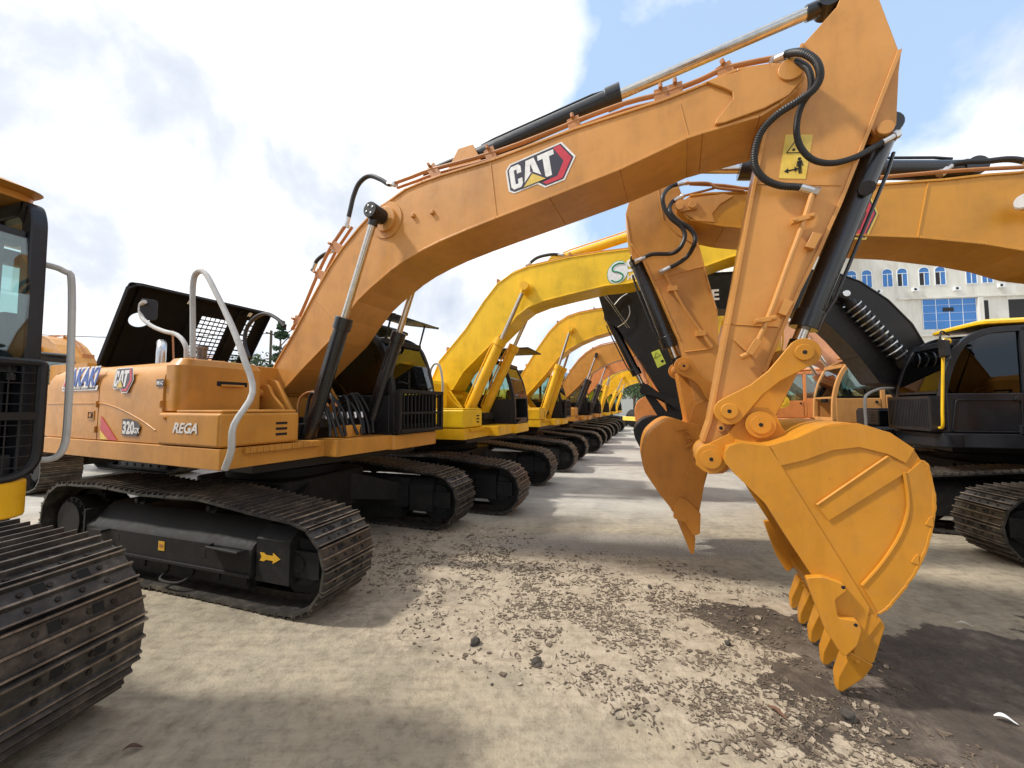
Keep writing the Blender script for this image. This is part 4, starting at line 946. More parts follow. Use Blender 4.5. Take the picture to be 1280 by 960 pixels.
# ================================================================== MACHINE AT THE LEFT EDGE
def edge_machine():
    r, rz, F = machine(-4.42, 1.15, -8, -16, 'excavator cut off by the left edge, dark cab with mesh guard above wide tracks', LG)
    undercarriage(r, 2, MATB); P = dict(body=TAN, dark=BLK, cab=BLU, base=YEL2)
    house(r, rz, P, 0); cab(r, rz, P, mesh_guard=True, roofc=TAN, rail=WRAP, upright=1.50)
    for o_ in r.children:
        if o_.name.startswith('track'): o_.scale.z = 1.2
    top = [(-.046, 2.048), (.446, 2.625), (.813, 3.138), (1.191, 3.573), (1.494, 3.817), (1.785, 3.975), (2.139, 4.126), (2.604, 4.158), (3.235, 4.174), (4.027, 4.242), (4.761, 4.267), (5.298, 4.337), (5.66, 4.249)]
    bot = [(5.70, 4.10), (5.561, 3.98), (4.939, 3.899), (4.412, 3.772), (3.782, 3.664), (3.237, 3.552), (2.593, 3.456), (2.155, 3.329), (1.806, 3.155), (1.484, 2.955), (1.088, 2.54), (.175, 1.901)]
    top = shiftpts(top, (.1, 1.95), .25); bot = shiftpts(bot, (.1, 1.95), .25)
    boss = shiftpts([(1.95, 3.77)], (.1, 1.95), .25)[0]
    arm(r, rz, F, top, bot, .28, TAN2, BLKG, boss, (.92, 1.35), seg=.5, pr=.08)
    t = Vector(bot[0]); stickset(r, rz, TAN2, (t.x-.05, t.y+.08), (t.x+.55, t.y+.6), (t.x+.4, 2.6), None, BLKG, boomtop=(2.6, 5.0))
edge_machine()
# ================================================================== RIGHT ROW, first: tan arm from outside the picture
def right1():
    r, rz, F = machine(7.17, 2.96, 168, 163, 'tan excavator from beyond the right edge, its bucket hanging behind the large front bucket', RG)
    undercarriage(r, 2, MATB); P = PCAT; house(r, rz, P, 0); cab(r, rz, P, interior=False)
    y = .28
    top = F.TT([(1275, 216), (1232, 219), (1180, 225), (1096, 231), (1000, 236), (920, 241), (885, 242), (862, 245)], y)
    bot = F.TT([(852, 252), (848, 262), (862, 275), (905, 283), (980, 289), (1068, 294), (1149, 297), (1230, 305), (1278, 313)], y)
    p0, p1 = top[0], bot[-1]
    top = [(-.05, 2.05), (.25, 2.6), (.7, 3.2), (1.2, 3.62), (1.7, 3.85), (2.2, p0[1]+.06)]+[t for t in top if t[0] > 2.4]
    bot = [t for t in bot if t[0] > 2.4]+[(2.3, p1[1]-.12), (1.9, 2.95), (1.5, 2.72), (1.05, 2.35), (.55, 1.98), (.2, 1.85)]
    top = [t for i, t in enumerate(top) if i == 0 or t[0] > top[i-1][0]]
    boss = (1.62, 3.2); o = arm(r, rz, F, top, bot, .28, TAN3, BLKG, boss, (.35, 1.35), seg=.62, pr=.08)
    b = B().mat(TAN3); q = F.T3(1284, 262, y); b.cyl((q.x-.1, y+.0, q.z-.06), (q.x-.05, y+.14, q.z), .07); b.mat(SIL); b.cyl((q.x+.02, y+.12, q.z), (q.x+.14, y+.16, q.z+.02), .075, n=24); b.mat(LAMPG); b.cyl((q.x+.14, y+.16, q.z+.02), (q.x+.15, y+.165, q.z+.02), .06, n=24); obj('work_lamp', b, o, .006)
    b = B().mat(TAN3)
    weld(b, F.TT([(1160, 228), (1147, 297)], y+.001), y+.001, .008)
    obj('weld_bead', b, o); b = B().mat(TAN2)
    fk = F.TT([(855, 250), (905, 243), (917, 246), (900, 256), (890, 268), (893, 279), (870, 277), (850, 265)], y); b.px(fk, y+.002, y+.02); obj('fork_plate', b, o, .005); b = B().mat(TAN2)
    lk = rnd(F.TT([(846, 252), (866, 250), (872, 254), (872, 263), (848, 267), (843, 260)], y), .03); b.px(lk, y+.02, y+.04)
    for p in ((849, 260), (865, 258)): q = F.T(*p, y); b.cyl((q[0], y+.03, q[1]), (q[0], y+.055, q[1]), .045, n=20)
    obj('pin_plate', b, o, .005)
    O = F.T3(1089, 286, y+.003); U = Vector((-.19, 0, 0)); 
    O = F.T3(1015, 284, y+.003); U = (F.T3(1086, 286, y+.003)-O)/1.62; V = Vector((0, 0, .42)); logo(o, O, U, V, border=LYEL)
    b = B().mat(PIPE)
    for dy in (0, .12): b.tube([F.T3(px_, py_, y-dy) for px_, py_ in [(1280, 209), (1200, 213), (1130, 219), (1060, 225), (1000, 229), (940, 236), (905, 232), (862, 230)]], .018, 8, 3)
    obj('hydraulic_pipe', b, o)
    A = F.T3(1215, 213, 0); C = F.T3(835, 212, 0); C.x = max(C.x, F.T(812, 235, .0)[0]-.3)
    ram(r, rz, 'stick_cylinder', F.T3(1212, 213, 0), F.T3(838, 212, 0), .73, .095, .045, BLKG)
    hose(o, 0, [F.T3(*p, .1) for p in [(1180, 214), (1190, 206), (1205, 203), (1230, 202), (1262, 199), (1290, 203)]], .028)
    ys = .19
    SPx = [(830, 205), (818, 224), (790.5, 235), (782, 268), (786, 301), (803, 324), (817, 352), (848, 423), (868, 500), (876, 515), (892, 515), (900, 480), (897, 387), (881, 338), (869, 289), (855, 250), (842, 215)]
    st = boom(r, rz, [F.T(*p, ys) for p in SPx], [], .19, TAN2, edge=False, name='stick')
    b = B().mat(TAN2)
    for L_ in ([(821, 226), (829, 275), (846, 292), (869, 306)], [(783, 270), (788, 302), (805, 326), (819, 354), (850, 425)], [(818, 350), (879, 333)], [(856, 440), (890, 436)], [(868, 289), (881, 338), (895, 387)]): weld(b, F.TT(L_, ys), ys+.003, .009)
    b.tube([F.T3(*p, ys+.04) for p in [(829, 339), (842, 362), (860, 392), (880, 420), (890, 434)]], .018, 8, 3)
    for p in ((841, 361), (876, 417)): q = F.T3(*p, ys+.03); b.box(q.x-.05, q.x+.05, q.y-.03, q.y+.03, q.z-.03, q.z+.03)
    lug = F.TT([(788, 303), (790, 325), (797, 329), (806, 324)], .1)
    for yy in (-.15, .12): b.px(lug, yy, yy+.03)
    obj('hydraulic_pipe', b, st, .003)
    for pts, rr in ([[(855, 229), (839, 233), (829, 244.5), (830, 258.6), (838.6, 272.6), (852.6, 284.4), (856, 296), (850, 310), (838.6, 317), (815, 318), (799, 325)], .024], [[(850, 247), (840, 253), (837, 263), (845.6, 275), (860, 284), (868, 294), (868, 305), (860, 319.5), (848, 329), (830, 338)], .024]):
        hose(st, 0, [F.T3(*p, .36 if 1 < i < len(pts)-3 else .26) for i, p in enumerate(pts)], rr)
    b = B().mat(PIPE); b.tube([F.T3(*p, .3) for p in [(857, 229), (885, 229), (897, 235), (930, 238.5)]], .016); b.tube([F.T3(*p, .27) for p in [(852, 246), (862, 243), (881, 238.5), (897, 234)]], .014); obj('hydraulic_pipe', b, o)
    A = F.T3(796, 326, 0); C = F.T3(850, 461, 0); ram(r, rz, 'bucket_cylinder', A, C, .80, .085, .045, BLKG)
    pin = F.T(884, 575, .3); hp = F.T(874, 535, .3); tp = (C.x, C.z); ap = F.T(893, 492, .3)
    linkage(r, rz, BUCK2, ap, tp, hp)
    # bucket from its own side outline
    w = .56; y = w
    O_ = F.TT([(884, 545), (872, 531), (861, 529), (842, 523), (827, 528), (811, 542), (805, 557), (803, 576), (806, 590), (811, 598), (824, 617), (839, 636), (850, 648), (872, 648), (874, 636), (879, 612), (885, 590), (893, 575)], y)
    b = B().mat(BUCK2)
    for yy in (-w, w-.03): b.px(O_, yy, yy+.03)
    sh = smooth2(O_[1:13], 3); cx = sum(p[0] for p in O_)/len(O_); cz = sum(p[1] for p in O_)/len(O_)
    inn = [tuple(Vector(p).lerp(Vector((cx, cz)), .07)) for p in sh]
    for i in range(len(sh)-1): b.px([sh[i], sh[i+1], inn[i+1], inn[i]], -w+.028, w-.028)
    b.px(F.TT([(868, 530), (890, 535), (892, 555), (880, 552)], y), -w+.03, w-.03)
    for y0_ in (-.3, .26): b.px(F.TT([(861, 530), (868, 505), (880, 500), (893, 540), (900, 575), (886, 590), (872, 560)], .3), y0_, y0_+.04)
    b.cyl((pin[0], -.34, pin[1]), (pin[0], .34, pin[1]), .09, n=24)
    b.px(F.TT([(866, 573), (883, 590), (874, 640), (850, 650), (838, 636)], y), w, w+.012)
    bk = obj('bucket', b, r, .008, rz=rz)
    U = (F.T3(866, 556, y+.004)-F.T3(853, 535, y+.004))/2.05; V = F.T3(860, 533, y+.004)-F.T3(851, 538, y+.004)
    text('CAT', F.T3(851, 541, y+.003), U, V*1.35, BUCK2, bk, off=.0, dp=12)
    b = B().mat(BUCK2)
    for L_ in ([(845, 537), (857, 535)], [(856, 559), (866, 553)]): b.bar(F.T3(*L_[0], y+.01), F.T3(*L_[1], y+.01), .02, .035, up=(0, 1, 0))
    obj('logo_decal', b, bk)
    for k in range(5):
        yy = w-.06-(2*w-.12)*k/4
        T_ = F.TT([(847, 641), (858, 641), (866, 655), (869, 675), (867, 692), (863, 691), (854, 668)], w-.06); b = B().mat(BUCK2)
        b.hull([(x, yy-(.05 if i not in (3, 4, 5) else .02), z) for i, (x, z) in enumerate(T_)], [(x, yy+(.05 if i not in (3, 4, 5) else .02), z) for i, (x, z) in enumerate(T_)])
        obj('tooth', b, bk, .006)
    for yy in (-w-.035, w+.012):
        T_ = F.TT([(850, 621), (857, 623), (875, 640), (874, 666), (866, 668), (856, 652), (841, 646), (843, 628)], w); b = B().mat(BUCK2); b.px(rnd(T_, .02), yy, yy+.035)
        for p in ((853, 629), (860, 634), (850, 640), (856, 648)): q = F.T(*p, w); b.cyl((q[0], yy-.012, q[1]), (q[0], yy+.037, q[1]), .022, n=8)
        obj('side_cutter', b, bk, .004)
right1()
# ================================================================== RIGHT ROW, second: black boom and cab
def right2():
    r, rz, F = machine(7.86, 6.33, 163, 163, 'excavator with black boom, black bucket and dark cab under a yellow roof', RG)
    undercarriage(r, 2, MATB); P = dict(PBLK, body=YEL2); house(r, rz, dict(body=BLU, dark=BLK, base=BLU), 0)
    cb = cab(r, rz, P, interior=True, dk=True, glass=GLSD, roofc=YEL, rail=YEL, sx=-.5)
    b = B().mat(BLU); b.box(.2, 1.2, 1.28, 1.47, 1.38, 1.5); b.box(.36, 1.05, 1.36, 1.435, 2.0, 2.05)
    b.loop(rnd([(.48, 1.47), (1.0, 1.47), (1.0, 1.86), (.48, 1.86)], .04), 1.425, 1.44, .012)
    b.loop(rnd([(.42, 1.98), (1.06, 1.98), (1.06, 2.80), (.42, 2.80)], .06), 1.42, 1.435, .02)
    b.loop(rnd([(1.15, 1.40), (1.90, 1.40), (1.84, 1.85), (1.15, 1.85)], .05), 1.43, 1.442, .012)
    obj('door_panel', b, cb, .006)
    b = B().mat(BLU); b.box(2.0, 2.12, .5, 1.42, 1.40, 1.90); 
    for k in range(26): b.box(2.121, 2.126, .53+k*.0335, .545+k*.0335, 1.45, 1.86)
    b.box(2.0, 2.12, 1.425, 1.44, 1.42, 1.88)
    obj('front_panel', b, cb, .01)
    b = B().mat(BLUE); b.box(.35, .85, 1.448, 1.451, 1.415, 1.50); b.mat(WHT); b.box(.60, .85, 1.450, 1.4525, 1.425, 1.49); s = obj('sticker', b, cb)
    text('800-6600', Vector((.84, 1.4525, 1.46)), Vector((-.045, 0, 0)), Vector((0, 0, .04)), WHT, s)
    b = B().mat(BLK); b.tube([(1.85, 1.42, 2.75), (1.98, 1.5, 2.80), (2.03, 1.55, 2.72), (2.03, 1.55, 2.66)], .012); b.hull([(1.97, 1.50, 2.42), (2.09, 1.60, 2.42), (2.09, 1.60, 2.68), (1.97, 1.50, 2.68)], [(1.92, 1.54, 2.44), (2.04, 1.64, 2.44), (2.04, 1.64, 2.66), (1.92, 1.54, 2.66)]); obj('mirror', b, cb, .02)
    b = B().mat(YEL); b.cyl((1.88, 1.44, 2.66), (1.95, 1.46, 2.66), .05); b.mat(LAMPG); b.cyl((1.95, 1.46, 2.66), (1.97, 1.465, 2.66), .04); obj('work_lamp', b, cb, .006)
    b = B().mat(WRAP); b.tube([(1.85, .35, 1.4), (1.85, .35, 1.85), (1.78, .33, 1.97), (1.6, .3, 2.05), (1.4, .25, 2.06)], .022, 8); obj('handrail', b, r, rz=rz)
    b = B().mat(BLU); b.prz([(1.362, -.42), (1.9, -.42), (1.9, .46), (1.362, .46)], 1.2, 1.372); obj('deck', b, r, .01, rz=rz)
    y = .28
    top = [(-.05, 2.05), (.2, 2.5)]+F.TT([(1180, 470), (1155, 430), (1140, 405), (1110, 375), (1075, 352), (1048, 342), (1010, 337), (960, 338), (900, 341), (860, 343), (835, 346)], y)
    top = [t for i, t in enumerate(top) if i < 2 or t[0] > .5]
    bot = F.TT([(820, 352), (822, 372), (860, 382), (900, 386), (960, 384), (1000, 387), (1030, 400), (1052, 420), (1075, 445), (1100, 478)], y)+[(.55, 1.95), (.15, 1.82)]
    boss = F.T(1054, 369, .4); o = arm(r, rz, F, top, bot, .28, BLK, BLK, boss, (.6, 1.40), seg=.50, pr=.10)
    b = B().mat(WHT); U = F.T3(905, 372, y+.016)-F.T3(888, 372, y+.016); U.z = 0; text('E', F.T3(889, 375, y+.003), U.normalized()*.28, Vector((0, 0, .28)), WHT, o, off=.03, name='lettering')
    b.b.free()
    # spring hose guard round the rod
    A = Vector((.6, .40, 1.40)); C = Vector((boss[0], .40, boss[1])); b = B().mat(SIL); d = (C-A).normalized(); u = d.orthogonal().normalized(); v = d.cross(u)
    pts = []
    for k in range(12*11):
        t = .52+.42*k/(12*11); a = 2*PI*k/12; pts.append(A.lerp(C, t)+u*.125*math.cos(a)+v*.125*math.sin(a))
    b.tube(pts, .014, 5, 1); b.mat(BLK); b.cyl(A.lerp(C, .5), A.lerp(C, .95), .085, n=16); obj('spring_guard', b, o)
    b = B().mat(SIL); b.cyl((boss[0], .28, boss[1]), (boss[0], .52, boss[1]), .055); obj('cylinder_pin', b, o, .006)
    # stick
    ys = .19
    SPx = [(800, 318), (772, 340), (747, 366), (757, 400), (772, 410), (800, 450), (832, 500), (840, 530), (852, 540), (868, 540), (874, 520), (868, 470), (862, 430), (858, 390), (850, 345), (830, 322)]
    st = boom(r, rz, [F.T(*p, ys) for p in SPx], [], .19, BLK, edge=False, name='stick')
    b = B().mat(STKG); yy = ys+.001; b.px(F.TT([(814, 440.5), (824, 436.5), (832.5, 454.5), (822, 460)], yy), yy-.001, yy+.003)
    b.mat(DARK); b.tube([F.T3(*p, yy+.004) for p in [(818, 448), (826, 444), (820, 441), (818, 448)]], .006, 4, 1); q = F.T(828, 451.5, yy); b.px(disc(q[0], q[1], .03, 8), yy, yy+.005); obj('warning_sticker', b, st)
    b = B().mat(SIL); b.tube([F.T3(*p, ys+.03) for p in [(768, 381), (776, 372), (784, 367)]], .010, 6); b.tube([F.T3(*p, ys+.05) for p in [(772, 409), (782, 402), (787, 392), (786, 382)]], .010, 6)
    for dx in (0, 3): b.tube([F.T3(p[0]+dx, p[1], ys+.02) for p in [(754, 368), (766, 384), (784, 410)]], .008, 5, 1)
    obj('hydraulic_pipe', b, st)
    A = F.T3(760, 396, 0); C = F.T3(806, 487, 0); ram(r, rz, 'bucket_cylinder', A, C, .80, .085, .045, BLKG)
    ap = F.T(848, 506, .3); pin = F.T(856, 545, .3); hp = F.T(832, 522, .3); linkage(r, rz, BLK, ap, (C.x, C.z), hp)
    ram(r, rz, 'stick_cylinder', (2.9, 0, 4.45), F.T3(800, 322, 0), .6, .09, .045, BLKG)
    # bucket
    w = .6; O_ = F.TT([(845, 530), (835, 523), (823, 520.5), (812, 521), (802, 525), (794, 534), (792.5, 543), (796, 552), (803, 565), (812, 578), (822, 590), (834, 596), (842, 590), (852, 560)], w)
    b = B().mat(BLK)
    for yy in (-w, w-.03): b.px(O_, yy, yy+.03)
    sh = smooth2(O_[0:12], 3); cx = sum(p[0] for p in O_)/len(O_); cz = sum(p[1] for p in O_)/len(O_); inn = [tuple(Vector(p).lerp(Vector((cx, cz)), .07)) for p in sh]
    for i in range(len(sh)-1): b.px([sh[i], sh[i+1], inn[i+1], inn[i]], -w+.028, w-.028)
    for y0_ in (-.3, .26): b.px(F.TT([(826, 524), (832, 514), (842, 516), (862, 540), (858, 552), (846, 556)], .3), y0_, y0_+.04)
    bk = obj('bucket', b, r, .008, rz=rz)
    for k in range(5):
        yy = w-.06-(2*w-.12)*k/4; T_ = F.TT([(820, 588), (834, 594), (838, 606), (832, 616), (828, 612)], w); b = B().mat(BLK); b.px(T_, yy-.045, yy+.045); obj('tooth', b, bk, .006)
right2()
# ================================================================== RIGHT ROW, further
def right3(cx, cy, label, P, boommat, seedp, full=True):
    r, rz, F = machine(cx, cy, 163, 163, label, RG)
    undercarriage(r, 0, BLK); house(r, rz, P, 0); cab(r, rz, P, interior=full, roofc=P['cab'], sx=0)
    top = [(-.05, 2.05), (.446, 2.625), (.813, 3.138), (1.191, 3.573), (1.494, 3.817), (1.785, 3.975), (2.139, 4.10), (2.604, 4.158), (3.235, 4.174), (4.027, 4.222), (4.761, 4.2), (5.3, 4.15), (5.62, 4.05)]
    bot = [(5.70, 3.95), (5.561, 3.8), (4.939, 3.75), (4.412, 3.68), (3.782, 3.60), (3.237, 3.52), (2.593, 3.42), (2.155, 3.28), (1.806, 3.10), (1.484, 2.90), (1.088, 2.50), (.5, 2.0), (.175, 1.85)]
    ang = seedp; top = shiftpts(top, (.1, 1.95), ang); bot = shiftpts(bot, (.1, 1.95), ang); boss = shiftpts([(1.95, 3.74)], (.1, 1.95), ang)[0]
    arm(r, rz, F, top, bot, .28, boommat, boommat, boss, (.92, 1.35), seg=.55, pr=.085)
    t = Vector(bot[0]); stickset(r, rz, boommat, (t.x-.05, t.y+.1), (t.x+.5, t.y+.5), (t.x-.75, 1.62), None, boommat, boomtop=(2.9, 4.3), bmat=ORG, curl=.15)
    b = B().mat(BLK); b.box(.3, 1.15, -1.46, -.75, 1.72, 1.9); obj('tool_box', b, r, .02, rz=rz)
right3(9.5, 9.4, 'orange excavator with orange framed cab, seen over the big front bucket', dict(PORG, cab=CABO), PNK, -.08)
right3(10.7, 13.2, 'faded orange excavator mostly hidden behind the orange framed cab', dict(PORG, body=ORG), ORG, -.02, False)
right3(12.0, 17.2, 'black framed tan excavator farthest in the right row behind the hanging sticks', dict(PCAT), TAN2, 0, False)
# ================================================================== machines parked behind, back to back with the row
def back(cx, cy, yaw, label, P, ang=0.0):
    r, rz, F = machine(cx, cy, yaw, yaw, label, 'excavators parked behind the left row')
    undercarriage(r, 0, BLK); house(r, rz, P, 0); cab(r, rz, P, interior=False)
    b = B().mat(P['body']); b.box(-2.3, -.9, -1.1, 1.1, 2.25, 2.62); b.mat(WHT)
    for k in range(3): b.box(-2.303, -2.3, -.1, .25, 2.36+k*.06, 2.385+k*.06)
    obj('engine_hood', b, r, .05, rz=rz)
    top = [(-.05, 2.05), (.446, 2.625), (.813, 3.0), (1.191, 3.3), (1.494, 3.45), (1.785, 3.55), (2.139, 3.6), (2.604, 3.6), (3.235, 3.5), (4.027, 3.3), (4.761, 3.05), (5.3, 2.85), (5.62, 2.7)]
    bot = [(5.70, 2.55), (5.561, 2.4), (4.939, 2.55), (4.412, 2.72), (3.782, 2.85), (3.237, 2.92), (2.593, 2.9), (2.155, 2.82), (1.806, 2.7), (1.484, 2.55), (1.088, 2.3), (.5, 1.95), (.175, 1.85)]
    boss = (1.95, 3.2)
    arm(r, rz, F, top, bot, .28, P['body'], BLKG, boss, (.92, 1.35), seg=.7, pr=.085)
    return r
back(-10.3, 9.5, 160, 'tan excavator turned away, between the left edge cab and the raised hood', PCAT)
back(-9.6, 13.8, 160, 'orange excavator turned away, small beside the foot of the longest boom', dict(PCAT, body=ORG, base=ORG))
back(-8.0, 18.0, 160, 'tan excavator turned away, farthest back near the conifer', dict(PCAT, body=TAN))
# ================================================================== distant things at the end of the yard
def roller(cx, cy):
    r = empty('road_roller', (cx, cy, 0), math.radians(200), 'yellow road roller standing far off at the end of the aisle', 'road roller')
    b = B().mat(MATB); b.cyl((1.6, -1.0, .75), (1.6, 1.0, .75), .75, n=32); obj('drum', b, r)
    for y in (-.95, .65): b = B().mat(RUB); b.cyl((-1.5, y, .72), (-1.5, y+.35, .72), .72, n=28); b.mat(YEL2); b.cyl((-1.5, y-.01, .72), (-1.5, y+.36, .72), .34, n=20); obj('wheel', b, r, .03)
    b = B().mat(STK); b.px([(-2.6, .8), (-.5, .7), (-.5, 1.75), (-1.0, 1.85), (-2.5, 1.6)], -.8, .8); b.px([(-.5, .6), (2.5, .6), (2.5, .85), (-.5, .95)], -1.1, -1.02); b.px([(-.5, .6), (2.5, .6), (2.5, .85), (-.5, .95)], 1.02, 1.1); b.box(2.45, 2.6, -1.1, 1.1, .55, .9); obj('body', b, r, .04)
    b = B().mat(BLK)
    for x in (-.4, .7):
        for y in (-.7, .7): b.bar((x, y, 1.0), (x, y, 2.75), .06, .06)
    b.box(-.55, .85, -.85, .85, 2.75, 2.85); b.box(-.4, .2, -.3, .3, 1.0, 1.5); obj('canopy', b, r, .02)
roller(12.3, 33)
def mat_leaf(name, c):
    m, n, l, b = nt(name); tc = n.new('ShaderNodeTexCoord').outputs['Object']
    t = tex(n, l, .8, 4, .6, tc)
    r = ramp(n, l, t.outputs[0], [(.3, tuple(v*.6 for v in c)), (.5, c), (.7, (c[0]*1.5, c[1]*1.4, c[2]*1.2))]); l.new(r.outputs[0], b.inputs['Base Color'])
    b.inputs['Roughness'].default_value = .6; return m
LEAF = mat_leaf('leaf_green', (.055, .10, .030)); LEAF2 = mat_leaf('leaf_dark', (.028, .065, .025)); BARK = plain('bark', (.10, .075, .055), .9)
def tree(x, y, h, w, label, kind='tree', seed=1, leaf=None, name='tree', n=2600, trunk=.3):
    rg = random.Random(seed); r = empty(name, (x, y, 0), rg.random()*6, label, kind, 'trees beyond the yard')
    b = B().mat(BARK); b.tube([(0, 0, 0), (.1, .05, h*.3), (0, .1, h*.6), (.05, 0, h*.92)], .2, 8, 3, rs=[trunk*.7, trunk*.6, trunk*.5, trunk*.4, trunk*.3, trunk*.2, trunk*.1])
    for k in range(7):
        a = rg.random()*6.28; z = h*(.35+.08*k); b.tube([(0, 0, z), (w*.2*math.cos(a), w*.2*math.sin(a), z+h*.08), (w*.38*math.cos(a), w*.38*math.sin(a), z+h*.12)], .05, 6, 2)
    obj('trunk', b, r)
    b = B().mat(leaf or LEAF); cl = []
    for k in range(38):
        if name == 'conifer':
            t = rg.random(); z = h*(.12+.86*t); R = w*.5*(1-t)**.8; a = rg.random()*6.28; rr = R*math.sqrt(rg.random()); cl.append((rr*math.cos(a), rr*math.sin(a), z-R*.1, .25+R*.25, .18+R*.10))
        else:
            a = rg.random()*6.28; t = rg.random(); z = h*(.38+.55*t); R = w*.5*math.sin(min(1, .25+t)*PI*.85)+.1; rr = R*math.sqrt(rg.random()); cl.append((rr*math.cos(a), rr*math.sin(a), z, w*.13*rg.uniform(.6, 1.3), w*.10*rg.uniform(.6, 1.2)))
    for i in range(n):
        c = cl[i % len(cl)]; v = Vector((rg.gauss(0, 1), rg.gauss(0, 1), rg.gauss(0, 1))).normalized()*(rg.random()**.4)
        p = Vector((c[0]+v.x*c[3], c[1]+v.y*c[3], c[2]+v.z*c[4])); s_ = rg.uniform(.08, .2)*(h/8)**.5
        q = Vector((rg.gauss(0, 1), rg.gauss(0, 1), rg.gauss(0, .6))).normalized(); u = q.orthogonal().normalized(); w_ = q.cross(u)
        b.quad([p-u*s_, p-w_*s_*.6, p+u*s_, p+w_*s_*.6])
    me = bpy.data.meshes.new('crown'); b.b.to_mesh(me); b.b.free(); me.materials.append(leaf or LEAF); obj('crown', me, r)
tree(-21.8, 36, 9.9, 4.2, 'dark pointed conifer in the gap left of the main boom foot', 'tree', 3, LEAF2, 'conifer')
tree(-25.5, 37, 7.0, 7, 'low leafy tree left of the pointed conifer', 'tree', 5)
tree(-18.5, 40, 7.5, 7, 'round leafy tree just right of the pointed conifer', 'tree', 6)
tree(15.0, 47, 8.0, 8, 'leafy tree at the end of the aisle, nearest the last yellow excavator', 'tree', 8, n=3600)
tree(19.5, 52, 7.0, 8, 'darker leafy tree at the end of the aisle, right of the first', 'tree', 9, LEAF2, n=3600)
tree(8, 66, 7.2, 7, 'small tree top showing in the far gap under the tan booms', 'tree', 12)
tree(26, 60, 7.0, 9, 'broad low tree beside the cream building far right of the aisle', 'tree', 13)
